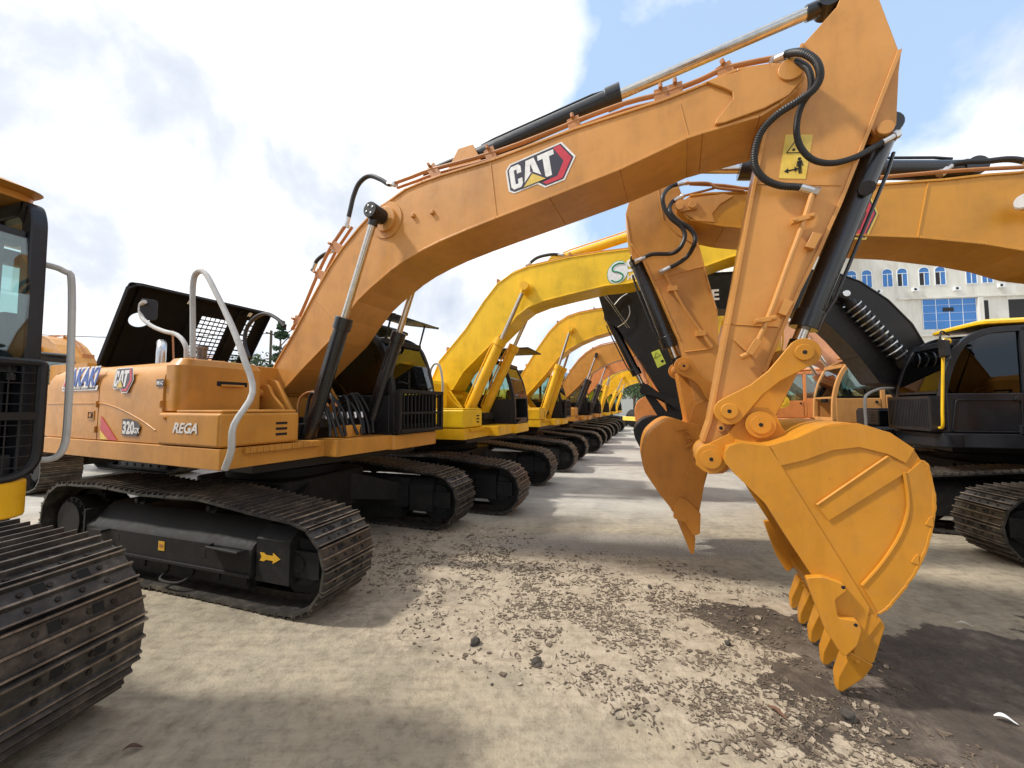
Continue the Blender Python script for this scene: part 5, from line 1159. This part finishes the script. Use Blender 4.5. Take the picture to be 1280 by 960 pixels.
# ------------------------------------------------------------------ building
def building():
    m, n, l, bs = nt('cream_wall'); tc = n.new('ShaderNodeTexCoord').outputs['Object']
    mp = n.new('ShaderNodeMapping'); l.new(tc, mp.inputs[0]); mp.inputs['Scale'].default_value = (1, 1, .25)
    t = tex(n, l, .8, 8, .65, mp.outputs[0]); t2 = tex(n, l, .15, 3, .5, tc)
    r = ramp(n, l, t.outputs[0], [(.3, (.54, .50, .42)), (.5, (.68, .65, .57)), (.7, (.76, .73, .66))]); l.new(r.outputs[0], bs.inputs['Base Color']); bs.inputs['Roughness'].default_value = .85
    br = n.new('ShaderNodeTexBrick'); br.inputs['Scale'].default_value = 1.0; br.inputs['Mortar Size'].default_value = .012; br.inputs['Brick Width'].default_value = .9; br.inputs['Row Height'].default_value = .4
    mp2 = n.new('ShaderNodeMapping'); mp2.inputs['Rotation'].default_value = (PI/2, 0, 0); l.new(tc, mp2.inputs[0]); l.new(mp2.outputs[0], br.inputs['Vector'])
    l.new(bump(n, l, br.outputs['Fac'], -.3, .01).outputs[0], bs.inputs['Normal'])
    WIN = plain('window_blue', (.05, .19, .48), .12); FRM = plain('window_frame', (.78, .80, .80), .5); ROOFR = plain('red_roof', (.30, .07, .05), .7); OPEN = plain('window_open', (.015, .014, .013), .7)
    ang = -8.7; ca = math.radians(ang); x0, y0 = 49.2, 59.2
    r_ = empty('building', (x0, y0, 0), ca, 'cream office building with rows of arched blue windows behind the right hand booms', 'building')
    H = 31; Wd = 62
    b = B().mat(m); b.box(0, Wd, 0, 14, -3, H); b.box(9.5, Wd+.3, -.35, 0, 17.9, 18.15); b.box(-.2, Wd+.3, -.5, 0, 12.2, 12.5); obj('wall', b, r_)
    b = B().mat(ROOFR); b.box(-.4, Wd+.4, -.8, 14.4, H+.002, H+.5); obj('roof', b, r_)
    b = B().mat(m); b.box(-14, -.05, -2.5, 10, -3, 25.2); b.box(-14, 4.4, -3.0, -.01, 25.21, 26.6); b.mat(ROOFR); b.box(-14.2, 4.5, -3.1, -.01, 26.602, 27); obj('side_wing', b, r_)
    def arch(w, h, k=10): return [(-w/2, 0), (w/2, 0), (w/2, h-w*.42)]+[(w/2*math.cos(PI*i/k), h-w*.42+w*.42*math.sin(PI*i/k)) for i in range(1, k)]+[(-w/2, h-w*.42)]
    def win(opn):
        b = B().mat(FRM); A = arch(1.5, 2.9); I = arch(1.3, 2.72); I = [(x, z+.08) for x, z in I]
        for i in range(len(A)):
            j = (i+1) % len(A); b.px([A[i], A[j], I[j], I[i]], -.06, .02)
        b.box(-.045, .045, -.04, .02, .08, 2.1); b.box(-.65, .65, -.045, .02, 1.98, 2.06)
        b.mat(WIN); b.px(I, -.002, .02)
        if opn: b.mat(OPEN); b.box(-.63, -.06, -.012, .0, .1, 1.97)
        return b.mesh('window')
    M0, M1 = win(False), win(True)
    xs = [3.5, 5.6, 8.4, 10.4, 13.3, 15.4, 19.4, 21.4, 24.2, 26.2, 30, 32.1, 35.5, 37.6, 41, 43.1, 46.5, 48.6]
    for z, op in ((19.95, (3, 4, 5)), (24.75, ())):
        for i, x in enumerate(xs): obj('window', M1 if i in op else M0, r_, loc=(x, 0, z))
    GB = plain('blue_glazing', (.05, .20, .52), .15)
    for k, (xa, xb) in enumerate(((12.8, 19.7), (31, 40))):
        b = B().mat(GB); b.box(xa, xb, -.05, .02, 13.3, 17.8); b.mat(FRM)
        for q in range(1, 4): b.box(xa, xb, -.07, -.05, 13.3+q*1.2, 13.33+q*1.2)
        for q in range(5): xx = xa+(xb-xa)*q/4; b.box(xx-.03, xx+.03, -.075, -.04, 13.3, 17.8)
        b.mat(OPEN); b.box(xa+2.6, xa+4.0, -.09, -.07, 15.9, 16.5); obj('glazing', b, r_)
    for x, z in ((7.0, 19.0), (11.9, 19.1), (17.3, 19.0), (22.9, 19.2)):
        b = B().mat(FRM); b.box(x-.4, x+.4, -.38, -.02, z, z+.55); b.mat(OPEN); b.cyl((x-.1, -.385, z+.28), (x-.1, -.375, z+.28), .2, n=16); obj('air_conditioner', b, r_, .02)
    for xa, xb in ((20.4, 21.3), (23.8, 28.0)): b = B().mat(OPEN); b.box(xa, xb, -.02, .01, 13.5, 17.4); obj('glazing', b, r_)
    b = B().mat(m); b.box(19.75, 20.3, -.5, -.01, 5, 17.79); obj('column', b, r_)
    for z in (3.0, 8.0):
        for i, x in enumerate(xs): obj('window', M0, r_, loc=(x, 0, z))
    return r_
building()
# power line, far
def pline():
    r = empty('power_line', (-38, 38, 0), 0, 'thin overhead cable between far poles at the left', 'power line')
    for x in (-12, 14): b = B().mat(BARK); b.cyl((x, 0, 0), (x, 0, 9.3), .12); b.box(x-.05, x+.05, -.8, .8, 8.9, 9.02); obj('pole', b, r)
    b = B().mat(DARK); b.tube([(-12, 0, 9.0), (0, 0, 8.6), (14, 0, 9.0)], .035, 6); obj('cable', b, r)
pline()
def shed():
    r = empty('warehouse', (-34, 62, 0), 0, 'long low pale warehouse with a blue roof far behind the left row', 'warehouse')
    b = B().mat(plain('shed_wall', (.55, .55, .52), .8)); b.box(-10, 22, 0, 10, 0, 4.2); obj('wall', b, r)
    b = B().mat(plain('shed_roof', (.10, .17, .26), .6)); b.prx([(-.5, 4.202), (5, 6.0), (10.5, 4.202)], -10.4, 22.4); obj('roof', b, r)
    r = empty('warehouse', (18, 74, 0), 0, 'grey blue warehouse far beyond the end of the aisle', 'warehouse')
    b = B().mat(MATS['shed_wall']); b.box(-9, 14, 0, 10, 0, 6); obj('wall', b, r)
    b = B().mat(MATS['shed_roof']); b.prx([(-.5, 6.002), (5, 8.6), (10.5, 6.002)], -9.4, 14.4); obj('roof', b, r)
shed()
# ================================================================== GROUND
def ground():
    m, n, l, bs = nt('yard_concrete'); geo = n.new('ShaderNodeNewGeometry').outputs['Position']
    sx = n.new('ShaderNodeSeparateXYZ'); l.new(geo, sx.inputs[0]); X, Y = sx.outputs[0], sx.outputs[1]
    def smooth(v, a, b_):
        mr = n.new('ShaderNodeMapRange'); mr.interpolation_type = 'SMOOTHSTEP'; mr.inputs[1].default_value = a; mr.inputs[2].default_value = b_; l.new(v, mr.inputs[0]); return mr.outputs[0]
    def blob(cx, cy, rx, ry, ang=0):              # soft ellipse, 1 inside
        mp = n.new('ShaderNodeMapping'); mp.vector_type = 'TEXTURE'; l.new(geo, mp.inputs[0]); mp.inputs['Location'].default_value = (cx, cy, 0); mp.inputs['Rotation'].default_value = (0, 0, math.radians(ang)); mp.inputs['Scale'].default_value = (rx, ry, 1)
        fl = n.new('ShaderNodeVectorMath'); fl.operation = 'MULTIPLY'; l.new(mp.outputs[0], fl.inputs[0]); fl.inputs[1].default_value = (1, 1, 0)
        le = n.new('ShaderNodeVectorMath'); le.operation = 'LENGTH'; l.new(fl.outputs[0], le.inputs[0]); return mth(n, l, 'SUBTRACT', 1.0, le.outputs['Value'])
    nb = tex(n, l, .35, 5, .6, geo); nm = tex(n, l, 1.6, 8, .65, geo, .4); nf = tex(n, l, 11, 8, .7, geo); ng = tex(n, l, 70, 4, .6, geo); nw = tex(n, l, 2.2, 9, .62, geo)
    base = ramp(n, l, nb.outputs[0], [(.3, (.32, .275, .20)), (.5, (.39, .335, .245)), (.72, (.45, .395, .30))])
    st = ramp(n, l, nm.outputs[0], [(.34, (.66, .66, .66)), (.5, (.95, .95, .95)), (.66, (1.08, 1.06, 1.03))])
    c = mixc(n, l, 1.0, base.outputs[0], st.outputs[0], 'MULTIPLY')
    fn = ramp(n, l, nf.outputs[0], [(.32, (.62, .60, .58)), (.52, (1, 1, 1)), (.70, (1.14, 1.12, 1.09))]); c = mixc(n, l, .9, c, fn.outputs[0], 'MULTIPLY')
    # cleaner grey concrete down the aisle, joints
    far = smooth(Y, 5.2, 7.2); grey = ramp(n, l, nm.outputs[0], [(.3, (.36, .345, .31)), (.55, (.50, .48, .43)), (.75, (.58, .55, .49))]); c = mixc(n, l, far, c, grey.outputs[0])
    # dried mud zone
    zone = mth(n, l, 'MAXIMUM', blob(.6, 3.55, 2.9, 1.35, -24), blob(1.9, 2.6, 1.35, .9, -40)); zone = mth(n, l, 'MAXIMUM', zone, blob(-.8, 4.7, 1.5, 1.1, 0))
    zn = mth(n, l, 'ADD', zone, mth(n, l, 'MULTIPLY', mth(n, l, 'SUBTRACT', nw.outputs[0], .5), 1.5)); zmask = smooth(zn, .02, .22)
    mud = ramp(n, l, nf.outputs[0], [(.3, (.27, .215, .155)), (.5, (.43, .36, .265)), (.72, (.54, .46, .35))]); c = mixc(n, l, zmask, c, mud.outputs[0])
    vo = n.new('ShaderNodeTexVoronoi'); vo.feature = 'DISTANCE_TO_EDGE'; vo.inputs['Scale'].default_value = 12; vo.inputs['Randomness'].default_value = 1
    wv = n.new('ShaderNodeVectorMath'); wv.operation = 'ADD'; wsc = n.new('ShaderNodeVectorMath'); wsc.operation = 'SCALE'; wsc.inputs['Scale'].default_value = .28; l.new(nm.outputs['Color'], wsc.inputs[0]); l.new(geo, wv.inputs[0]); l.new(wsc.outputs[0], wv.inputs[1]); l.new(wv.outputs[0], vo.inputs['Vector'])
    crk = ramp(n, l, vo.outputs['Distance'], [(.0, (1, 1, 1)), (.055, (.0, .0, .0))]); sel = ramp(n, l, nw.outputs[0], [(.50, (0, 0, 0)), (.62, (1, 1, 1))])
    cm = mth(n, l, 'MULTIPLY', mth(n, l, 'MULTIPLY', crk.outputs[0], sel.outputs[0]), zmask); c = mixc(n, l, mth(n, l, 'MULTIPLY', cm, .85), c, (.10, .075, .052))
    vs = n.new('ShaderNodeTexVoronoi'); vs.inputs['Scale'].default_value = 55; l.new(geo, vs.inputs['Vector'])
    spk = ramp(n, l, vs.outputs['Distance'], [(.10, (1, 1, 1)), (.22, (0, 0, 0))]); sps = ramp(n, l, nf.outputs[0], [(.52, (0, 0, 0)), (.62, (1, 1, 1))])
    c = mixc(n, l, mth(n, l, 'MULTIPLY', mth(n, l, 'MULTIPLY', spk.outputs[0], sps.outputs[0]), mth(n, l, 'ADD', mth(n, l, 'MULTIPLY', zmask, .55), .18)), c, (.13, .10, .07))
    sm_ = n.new('ShaderNodeMapping'); sm_.inputs['Rotation'].default_value = (0, 0, .5); sm_.inputs['Scale'].default_value = (.5, 5, 1); l.new(geo, sm_.inputs[0]); ns = tex(n, l, 3.2, 7, .7, sm_.outputs[0], .2)
    stk = ramp(n, l, ns.outputs[0], [(.30, (.74, .73, .72)), (.5, (1, 1, 1)), (.72, (1.12, 1.1, 1.07))]); c = mixc(n, l, .75, c, stk.outputs[0], 'MULTIPLY')
    jm = n.new('ShaderNodeMapping'); jm.inputs['Rotation'].default_value = (0, 0, .29); l.new(geo, jm.inputs[0]); jb = n.new('ShaderNodeTexBrick'); jb.offset = 0; jb.inputs['Scale'].default_value = 1; jb.inputs['Brick Width'].default_value = 4.2; jb.inputs['Row Height'].default_value = 4.2; jb.inputs['Mortar Size'].default_value = .012; jb.inputs['Mortar Smooth'].default_value = .4; l.new(jm.outputs[0], jb.inputs['Vector'])
    c = mixc(n, l, mth(n, l, 'MULTIPLY', mth(n, l, 'MULTIPLY', jb.outputs['Fac'], far), .0), c, (.16, .14, .12))
    # grey, finely speckled band
    gz = mth(n, l, 'ADD', blob(1.5, 5.0, 2.6, .55, -4), mth(n, l, 'MULTIPLY', mth(n, l, 'SUBTRACT', nw.outputs[0], .5), .9)); gm = smooth(gz, .0, .5)
    gr = ramp(n, l, ng.outputs[0], [(.40, (.12, .11, .10)), (.6, (.34, .32, .29))]); c = mixc(n, l, mth(n, l, 'MULTIPLY', gm, .75), c, gr.outputs[0])
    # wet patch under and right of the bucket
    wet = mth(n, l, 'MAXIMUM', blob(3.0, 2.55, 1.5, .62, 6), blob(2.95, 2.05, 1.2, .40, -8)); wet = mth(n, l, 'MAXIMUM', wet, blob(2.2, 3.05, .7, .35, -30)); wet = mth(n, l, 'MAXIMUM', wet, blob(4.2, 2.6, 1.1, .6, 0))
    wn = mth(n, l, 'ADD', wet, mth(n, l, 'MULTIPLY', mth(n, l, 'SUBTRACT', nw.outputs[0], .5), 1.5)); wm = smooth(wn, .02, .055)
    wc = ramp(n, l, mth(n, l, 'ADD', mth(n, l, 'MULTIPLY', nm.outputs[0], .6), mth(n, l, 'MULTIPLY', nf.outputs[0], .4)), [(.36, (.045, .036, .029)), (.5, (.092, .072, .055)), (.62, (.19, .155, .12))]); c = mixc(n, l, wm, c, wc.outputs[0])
    l.new(c, bs.inputs['Base Color'])
    ro = mth(n, l, 'SUBTRACT', .88, mth(n, l, 'MULTIPLY', wm, .28)); damp = ramp(n, l, nb.outputs[0], [(.44, (0, 0, 0)), (.56, (1, 1, 1))])
    ro = mth(n, l, 'SUBTRACT', ro, mth(n, l, 'MULTIPLY', mth(n, l, 'MULTIPLY', far, damp.outputs[0]), .32)); l.new(ro, bs.inputs['Roughness'])
    b1 = bump(n, l, nf.outputs[0], .7, .03); b2 = bump(n, l, ng.outputs[0], .6, .008, b1.outputs[0]); b3 = bump(n, l, cm, -.8, .02, b2.outputs[0]); b4 = bump(n, l, zmask, .6, .012, b3.outputs[0]); l.new(b4.outputs[0], bs.inputs['Normal'])
    # near part finely meshed and gently uneven, one sheet to the horizon
    b = B(); b.mat(m); g = bmesh.ops.create_grid(b.b, x_segments=2, y_segments=2, size=1); b.b.clear()
    xs = [-600, -200, -80, -40]+[-20+.5*i for i in range(81)]+[40, 80, 200, 600]; ys = [-60, -10]+[-3+.5*i for i in range(90)]+[60, 100, 200, 700]
    V = [[b.b.verts.new((x, y, (.018*(noise.noise(Vector((x*.6, y*.6, 0)))-.1) if abs(x) < 19 and -2 < y < 40 else 0))) for x in xs] for y in ys]
    for j in range(len(ys)-1):
        for i in range(len(xs)-1): b.face([V[j][i], V[j][i+1], V[j+1][i+1], V[j+1][i]])
    me = bpy.data.meshes.new('ground'); b.b.to_mesh(me); b.b.free(); me.materials.append(m)
    for p in me.polygons: p.use_smooth = True
    o = bpy.data.objects.new('ground', me); COL.objects.link(o); o['kind'] = 'structure'
ground()
# dried mud flakes: real curled chips
def flakes():
    m, n, l, b_ = nt('mud_flake'); tc = n.new('ShaderNodeNewGeometry').outputs['Position']; t = tex(n, l, 3, 5, .6, tc)
    r = ramp(n, l, t.outputs[0], [(.3, (.24, .19, .135)), (.5, (.34, .28, .205)), (.7, (.46, .39, .30))]); l.new(r.outputs[0], b_.inputs['Base Color']); b_.inputs['Roughness'].default_value = .9
    rg = random.Random(11); bm = bmesh.new()
    zones = [(-.75, 4.7, 1.25, .95, 0, 4200), (.75, 3.75, 1.9, .95, -18, 6400), (1.35, 2.85, 1.2, .85, -35, 5600), (1.65, 2.1, .9, .5, -30, 2600), (.3, 3.1, 1.2, .6, -20, 1900)]
    for cx, cy, rx, ry, an, N in zones:
        ca, sa = math.cos(math.radians(an)), math.sin(math.radians(an))
        for k in range(N):
            while True:
                u, v = rg.gauss(0, .55), rg.gauss(0, .55)
                if u*u+v*v < 1.3: break
            x, y = cx+u*rx*ca-v*ry*sa, cy+u*rx*sa+v*ry*ca
            q = 1.2*noise.noise(Vector((x*1.9, y*1.9, 3)))+1.3*noise.noise(Vector((x*5, y*7, 1)))
            if q < rg.uniform(-.5, .5): continue
            a0 = rg.random()*6.28+.8*noise.noise(Vector((x*3, y*3, 9)))
            if rg.random() < .55:                       # thin curled rim of a flake, its shadow coloured in as a dark crescent
                L_ = rg.choice((.007, .009, .012, .017, .025, .04))*rg.uniform(.7, 1.3); R_ = L_*rg.uniform(.6, 1.6); w_ = rg.uniform(.0015, .004); h_ = rg.uniform(.003, .010); n_ = 5; prev = None
                for i in range(n_+1):
                    t = (i/n_-.5)*L_/R_*1.6; px_, py_ = x+R_*math.cos(a0+t), y+R_*math.sin(a0+t); k_ = math.sin(PI*(i+.4)/(n_+.8)); nx, ny = math.cos(a0+t), math.sin(a0+t)
                    zb = .018*(noise.noise(Vector((px_*.6, py_*.6, 0)))-.1)
                    ring = [bm.verts.new((px_, py_, zb-.002)), bm.verts.new((px_+nx*w_*k_, py_+ny*w_*k_, zb+h_*k_)), bm.verts.new((px_-nx*w_*1.5*k_, py_-ny*w_*1.5*k_, zb+h_*.8*k_+.001))]
                    if prev:
                        for f_ in ((prev[0], prev[1], ring[1], ring[0]), (prev[1], prev[2], ring[2], ring[1])): bm.faces.new(f_).material_index = 1
                    prev = ring
                continue
            s = rg.choice((.003, .004, .005, .007, .010, .015, .024))*rg.uniform(.7, 1.3); kk = rg.randint(4, 6)
            asp = rg.uniform(.3, .9); up = min(.008, s*rg.uniform(.08, .4)); tilt = rg.uniform(-.5, .5); zb = .018*(noise.noise(Vector((x*.6, y*.6, 0)))-.1)
            ctr = bm.verts.new((x, y, zb+.004)); ring = []
            for i in range(kk):
                a = a0+6.28*i/kk+rg.uniform(-.25, .25); dx, dy = math.cos(a)*s, math.sin(a)*s*asp
                ring.append(bm.verts.new((x+dx*math.cos(a0)-dy*math.sin(a0), y+dx*math.sin(a0)+dy*math.cos(a0), zb+.005+max(0, up*(.5+tilt*math.cos(a)*2)))))
            low = [bm.verts.new((v_.co.x*.97+x*.03, v_.co.y*.97+y*.03, v_.co.z-.007)) for v_ in ring]
            mi = 1 if rg.random() < .62 else 0
            for i in range(kk):
                j = (i+1) % kk; bm.faces.new((ctr, ring[i], ring[j])).material_index = mi; bm.faces.new((ring[i], low[i], low[j], ring[j])).material_index = 1
    me = bpy.data.meshes.new('mud_flakes'); bm.to_mesh(me); bm.free(); me.materials.append(m); me.materials.append(plain('mud_flake_edge_shade', (.15, .115, .082), .9))  # second, darker mud colour has the shadow under lifted flake edges painted in
    o = bpy.data.objects.new('mud_flakes', me); COL.objects.link(o); o['label'] = 'curled flakes of dried mud scattered over the concrete'; o['category'] = 'mud'; o['kind'] = 'stuff'
flakes()
STONE = steel('stone', (.05, .045, .04), (.10, .09, .075), (.17, .15, .125), .9); STONE.node_tree.nodes['Principled BSDF'].inputs['Metallic'].default_value = 0
def stone(px, py, s, label, seed):
    x, y = gnd(px, py); rg = random.Random(seed); bm = bmesh.new(); bmesh.ops.create_icosphere(bm, subdivisions=3, radius=1)
    for v in bm.verts:
        k = 1+.35*noise.noise(v.co*1.3+Vector((seed, 0, 0)))+.12*noise.noise(v.co*4); v.co = Vector((v.co.x*s*k, v.co.y*s*k*.8, v.co.z*s*k*.8))
    me = bpy.data.meshes.new('stone'); bm.to_mesh(me); bm.free(); me.materials.append(STONE); o = bpy.data.objects.new('stone', me); COL.objects.link(o); o.location = (x, y, s*.4+.004); o.rotation_euler.z = rg.random()*6
    thing(o, label, 'stone', 'stones on the yard')
stone(671, 832, .040, 'smooth dark stone in the middle foreground, taller than it is wide', 1)
stone(594, 806, .040, 'dark jagged clod left of the smooth stone in the foreground', 5)
stone(1060, 898, .040, 'dark stone beside the damp patch below the bucket teeth', 3)
stone(615, 858, .012, 'tiny pebble just below the jagged clod', 4)
stone(812, 735, .022, 'small dark clod among the mud flakes in the centre of the ground', 7)
stone(910, 806, .022, 'small clod at the left rim of the damp patch', 9)
def leaf(px, py, L, W, ang, c, label, cat, name):
    x, y = gnd(px, py); b = B().mat(plain(name+'_surface', c, .7)); N = 8; ca, sa = math.cos(ang), math.sin(ang); prev = None
    for i in range(N+1):
        t = i/N; w = W*math.sin(PI*min(1, t*.96+.04))**.8*.5; u = (t-.5)*L; z = .012+.010*math.sin(t*PI*1.5)
        ring = [b.b.verts.new((u*ca-q*sa, u*sa+q*ca, z+abs(q)*.5)) for q in (-w, 0, w)]
        if prev: b.face([prev[0], prev[1], ring[1], ring[0]]); b.face([prev[1], prev[2], ring[2], ring[1]])
        prev = ring
    o = obj(name, b); o.location = (x, y, 0); thing(o, label, cat)
leaf(166, 938, .085, .030, .5, (.075, .035, .022), 'dry brown leaf on the bare ground at the bottom left', 'leaf', 'dry_leaf')
leaf(972, 893, .11, .03, -1.0, (.15, .07, .04), 'brown curled leaf near the dark stone below the bucket', 'leaf', 'curled_leaf')
leaf(1258, 902, .09, .04, -.6, (.75, .75, .75), 'white scrap of paper lying on the damp ground at lower right', 'paper', 'paper_scrap')
leaf(1207, 782, .10, .02, -.5, (.6, .6, .56), 'thin pale strip of litter on the damp patch right of the bucket', 'litter', 'litter_strip')
# ================================================================== SKY, SUN, CAMERA
SUN_EL, SUN_AZ = 50, (-1.0, -.03)               # direction towards the sun on plan
w = bpy.data.worlds.new('World'); S.world = w; w.use_nodes = True; n = w.node_tree.nodes; l = w.node_tree.links
bg = n['Background']; sky = n.new('ShaderNodeTexSky'); sky.sky_type = 'NISHITA'; sky.sun_disc = False
sky.sun_elevation = math.radians(SUN_EL); sky.sun_rotation = math.atan2(SUN_AZ[0], SUN_AZ[1]); sky.air_density = 1.0; sky.dust_density = 1.2; sky.ozone_density = 1.2
tc = n.new('ShaderNodeTexCoord').outputs['Generated']; sp = n.new('ShaderNodeSeparateXYZ'); l.new(tc, sp.inputs[0])
# cloud plane coordinates: direction divided by height
zz = mth(n, l, 'MAXIMUM', mth(n, l, 'ADD', sp.outputs[2], .12), .05)
cx_ = mth(n, l, 'DIVIDE', sp.outputs[0], zz); cy_ = mth(n, l, 'DIVIDE', sp.outputs[1], zz)
cv = n.new('ShaderNodeCombineXYZ'); l.new(cx_, cv.inputs[0]); l.new(cy_, cv.inputs[1])
n1 = tex(n, l, 2.1, 9, .55, tc, .15); n2 = tex(n, l, 3.4, 8, .55, tc, .25)
n1.inputs['Vector'].default_value = (0, 0, 0)
def dirmask(v, lo, hi):
    d = Vector(v).normalized(); dp = n.new('ShaderNodeVectorMath'); dp.operation = 'DOT_PRODUCT'; nv = n.new('ShaderNodeVectorMath'); nv.operation = 'NORMALIZE'; l.new(tc, nv.inputs[0]); l.new(nv.outputs[0], dp.inputs[0]); dp.inputs[1].default_value = d
    mr = n.new('ShaderNodeMapRange'); mr.interpolation_type = 'SMOOTHSTEP'; mr.inputs[1].default_value = lo; mr.inputs[2].default_value = hi; l.new(dp.outputs['Value'], mr.inputs[0]); return mr.outputs[0]
clear = dirmask(tuple(ray(890, 20)), .80, 1.0); clear2 = dirmask(tuple(ray(1150, 30)), .965, .995); thick = dirmask(tuple(ray(150, 60)), .35, .98); greyz = dirmask(tuple(ray(330, 330)), .80, .99)
rc = dirmask(tuple(ray(1250, 120)), .965, .998); lc = dirmask(tuple(ray(575, 60)), .965, .998)
cov = mth(n, l, 'ADD', n1.outputs[0], mth(n, l, 'MULTIPLY', mth(n, l, 'SUBTRACT', n2.outputs[0], .5), .35))
cov = mth(n, l, 'SUBTRACT', cov, mth(n, l, 'MULTIPLY', clear, .34)); cov = mth(n, l, 'SUBTRACT', cov, mth(n, l, 'MULTIPLY', clear2, .16)); cov = mth(n, l, 'ADD', cov, mth(n, l, 'MULTIPLY', thick, .28))
cov = mth(n, l, 'ADD', cov, mth(n, l, 'MULTIPLY', rc, .42)); cov = mth(n, l, 'ADD', cov, mth(n, l, 'MULTIPLY', lc, .34))
cr = ramp(n, l, cov, [(.37, (0, 0, 0)), (.45, (.55, .55, .55)), (.52, (1, 1, 1))])
shade = ramp(n, l, mth(n, l, 'ADD', n2.outputs[0], mth(n, l, 'SUBTRACT', mth(n, l, 'MULTIPLY', thick, .19), mth(n, l, 'MULTIPLY', greyz, .20))), [(.30, (5.6, 6.4, 7.7)), (.44, (8.0, 8.5, 9.4)), (.55, (11.6, 11.7, 11.9))])
skyc = mixc(n, l, 1.0, sky.outputs[0], (1.3, 1.4, 1.5), 'MULTIPLY'); skyc = mixc(n, l, .60, skyc, (6.8, 9.2, 12.4))
hz = n.new('ShaderNodeMapRange'); hz.inputs[1].default_value = 0; hz.inputs[2].default_value = .30; hz.inputs[3].default_value = .55; hz.inputs[4].default_value = 0; l.new(sp.outputs[2], hz.inputs[0])
skyc = mixc(n, l, hz.outputs[0], skyc, (6.2, 7.0, 8.2))
fin = mixc(n, l, cr.outputs[0], skyc, shade.outputs[0]); l.new(fin, bg.inputs['Color']); bg.inputs['Strength'].default_value = .10
sl = bpy.data.lights.new('sun', 'SUN'); sl.energy = 3.4; sl.angle = math.radians(4); sl.color = (1, .95, .87)
so = bpy.data.objects.new('sun', sl); COL.objects.link(so); e = math.radians(SUN_EL); az = Vector((SUN_AZ[0], SUN_AZ[1], 0)).normalized()
so.rotation_euler = Vector((az.x*math.cos(e), az.y*math.cos(e), math.sin(e))).to_track_quat('Z', 'Y').to_euler()
cd = bpy.data.cameras.new('camera'); cam = bpy.data.objects.new('camera', cd); COL.objects.link(cam); cam.location = (0, 0, CH); cam.rotation_euler = (PI/2+PITCH, 0, 0)
cd.sensor_width = 36; cd.lens = 36*FPX/1280; cd.clip_start = .05; cd.clip_end = 3000; S.camera = cam
S.view_settings.view_transform = 'Standard'; S.view_settings.look = 'None'; S.view_settings.gamma = 1; S.view_settings.exposure = .12
S.render.engine = 'CYCLES'; S.cycles.max_bounces = 6
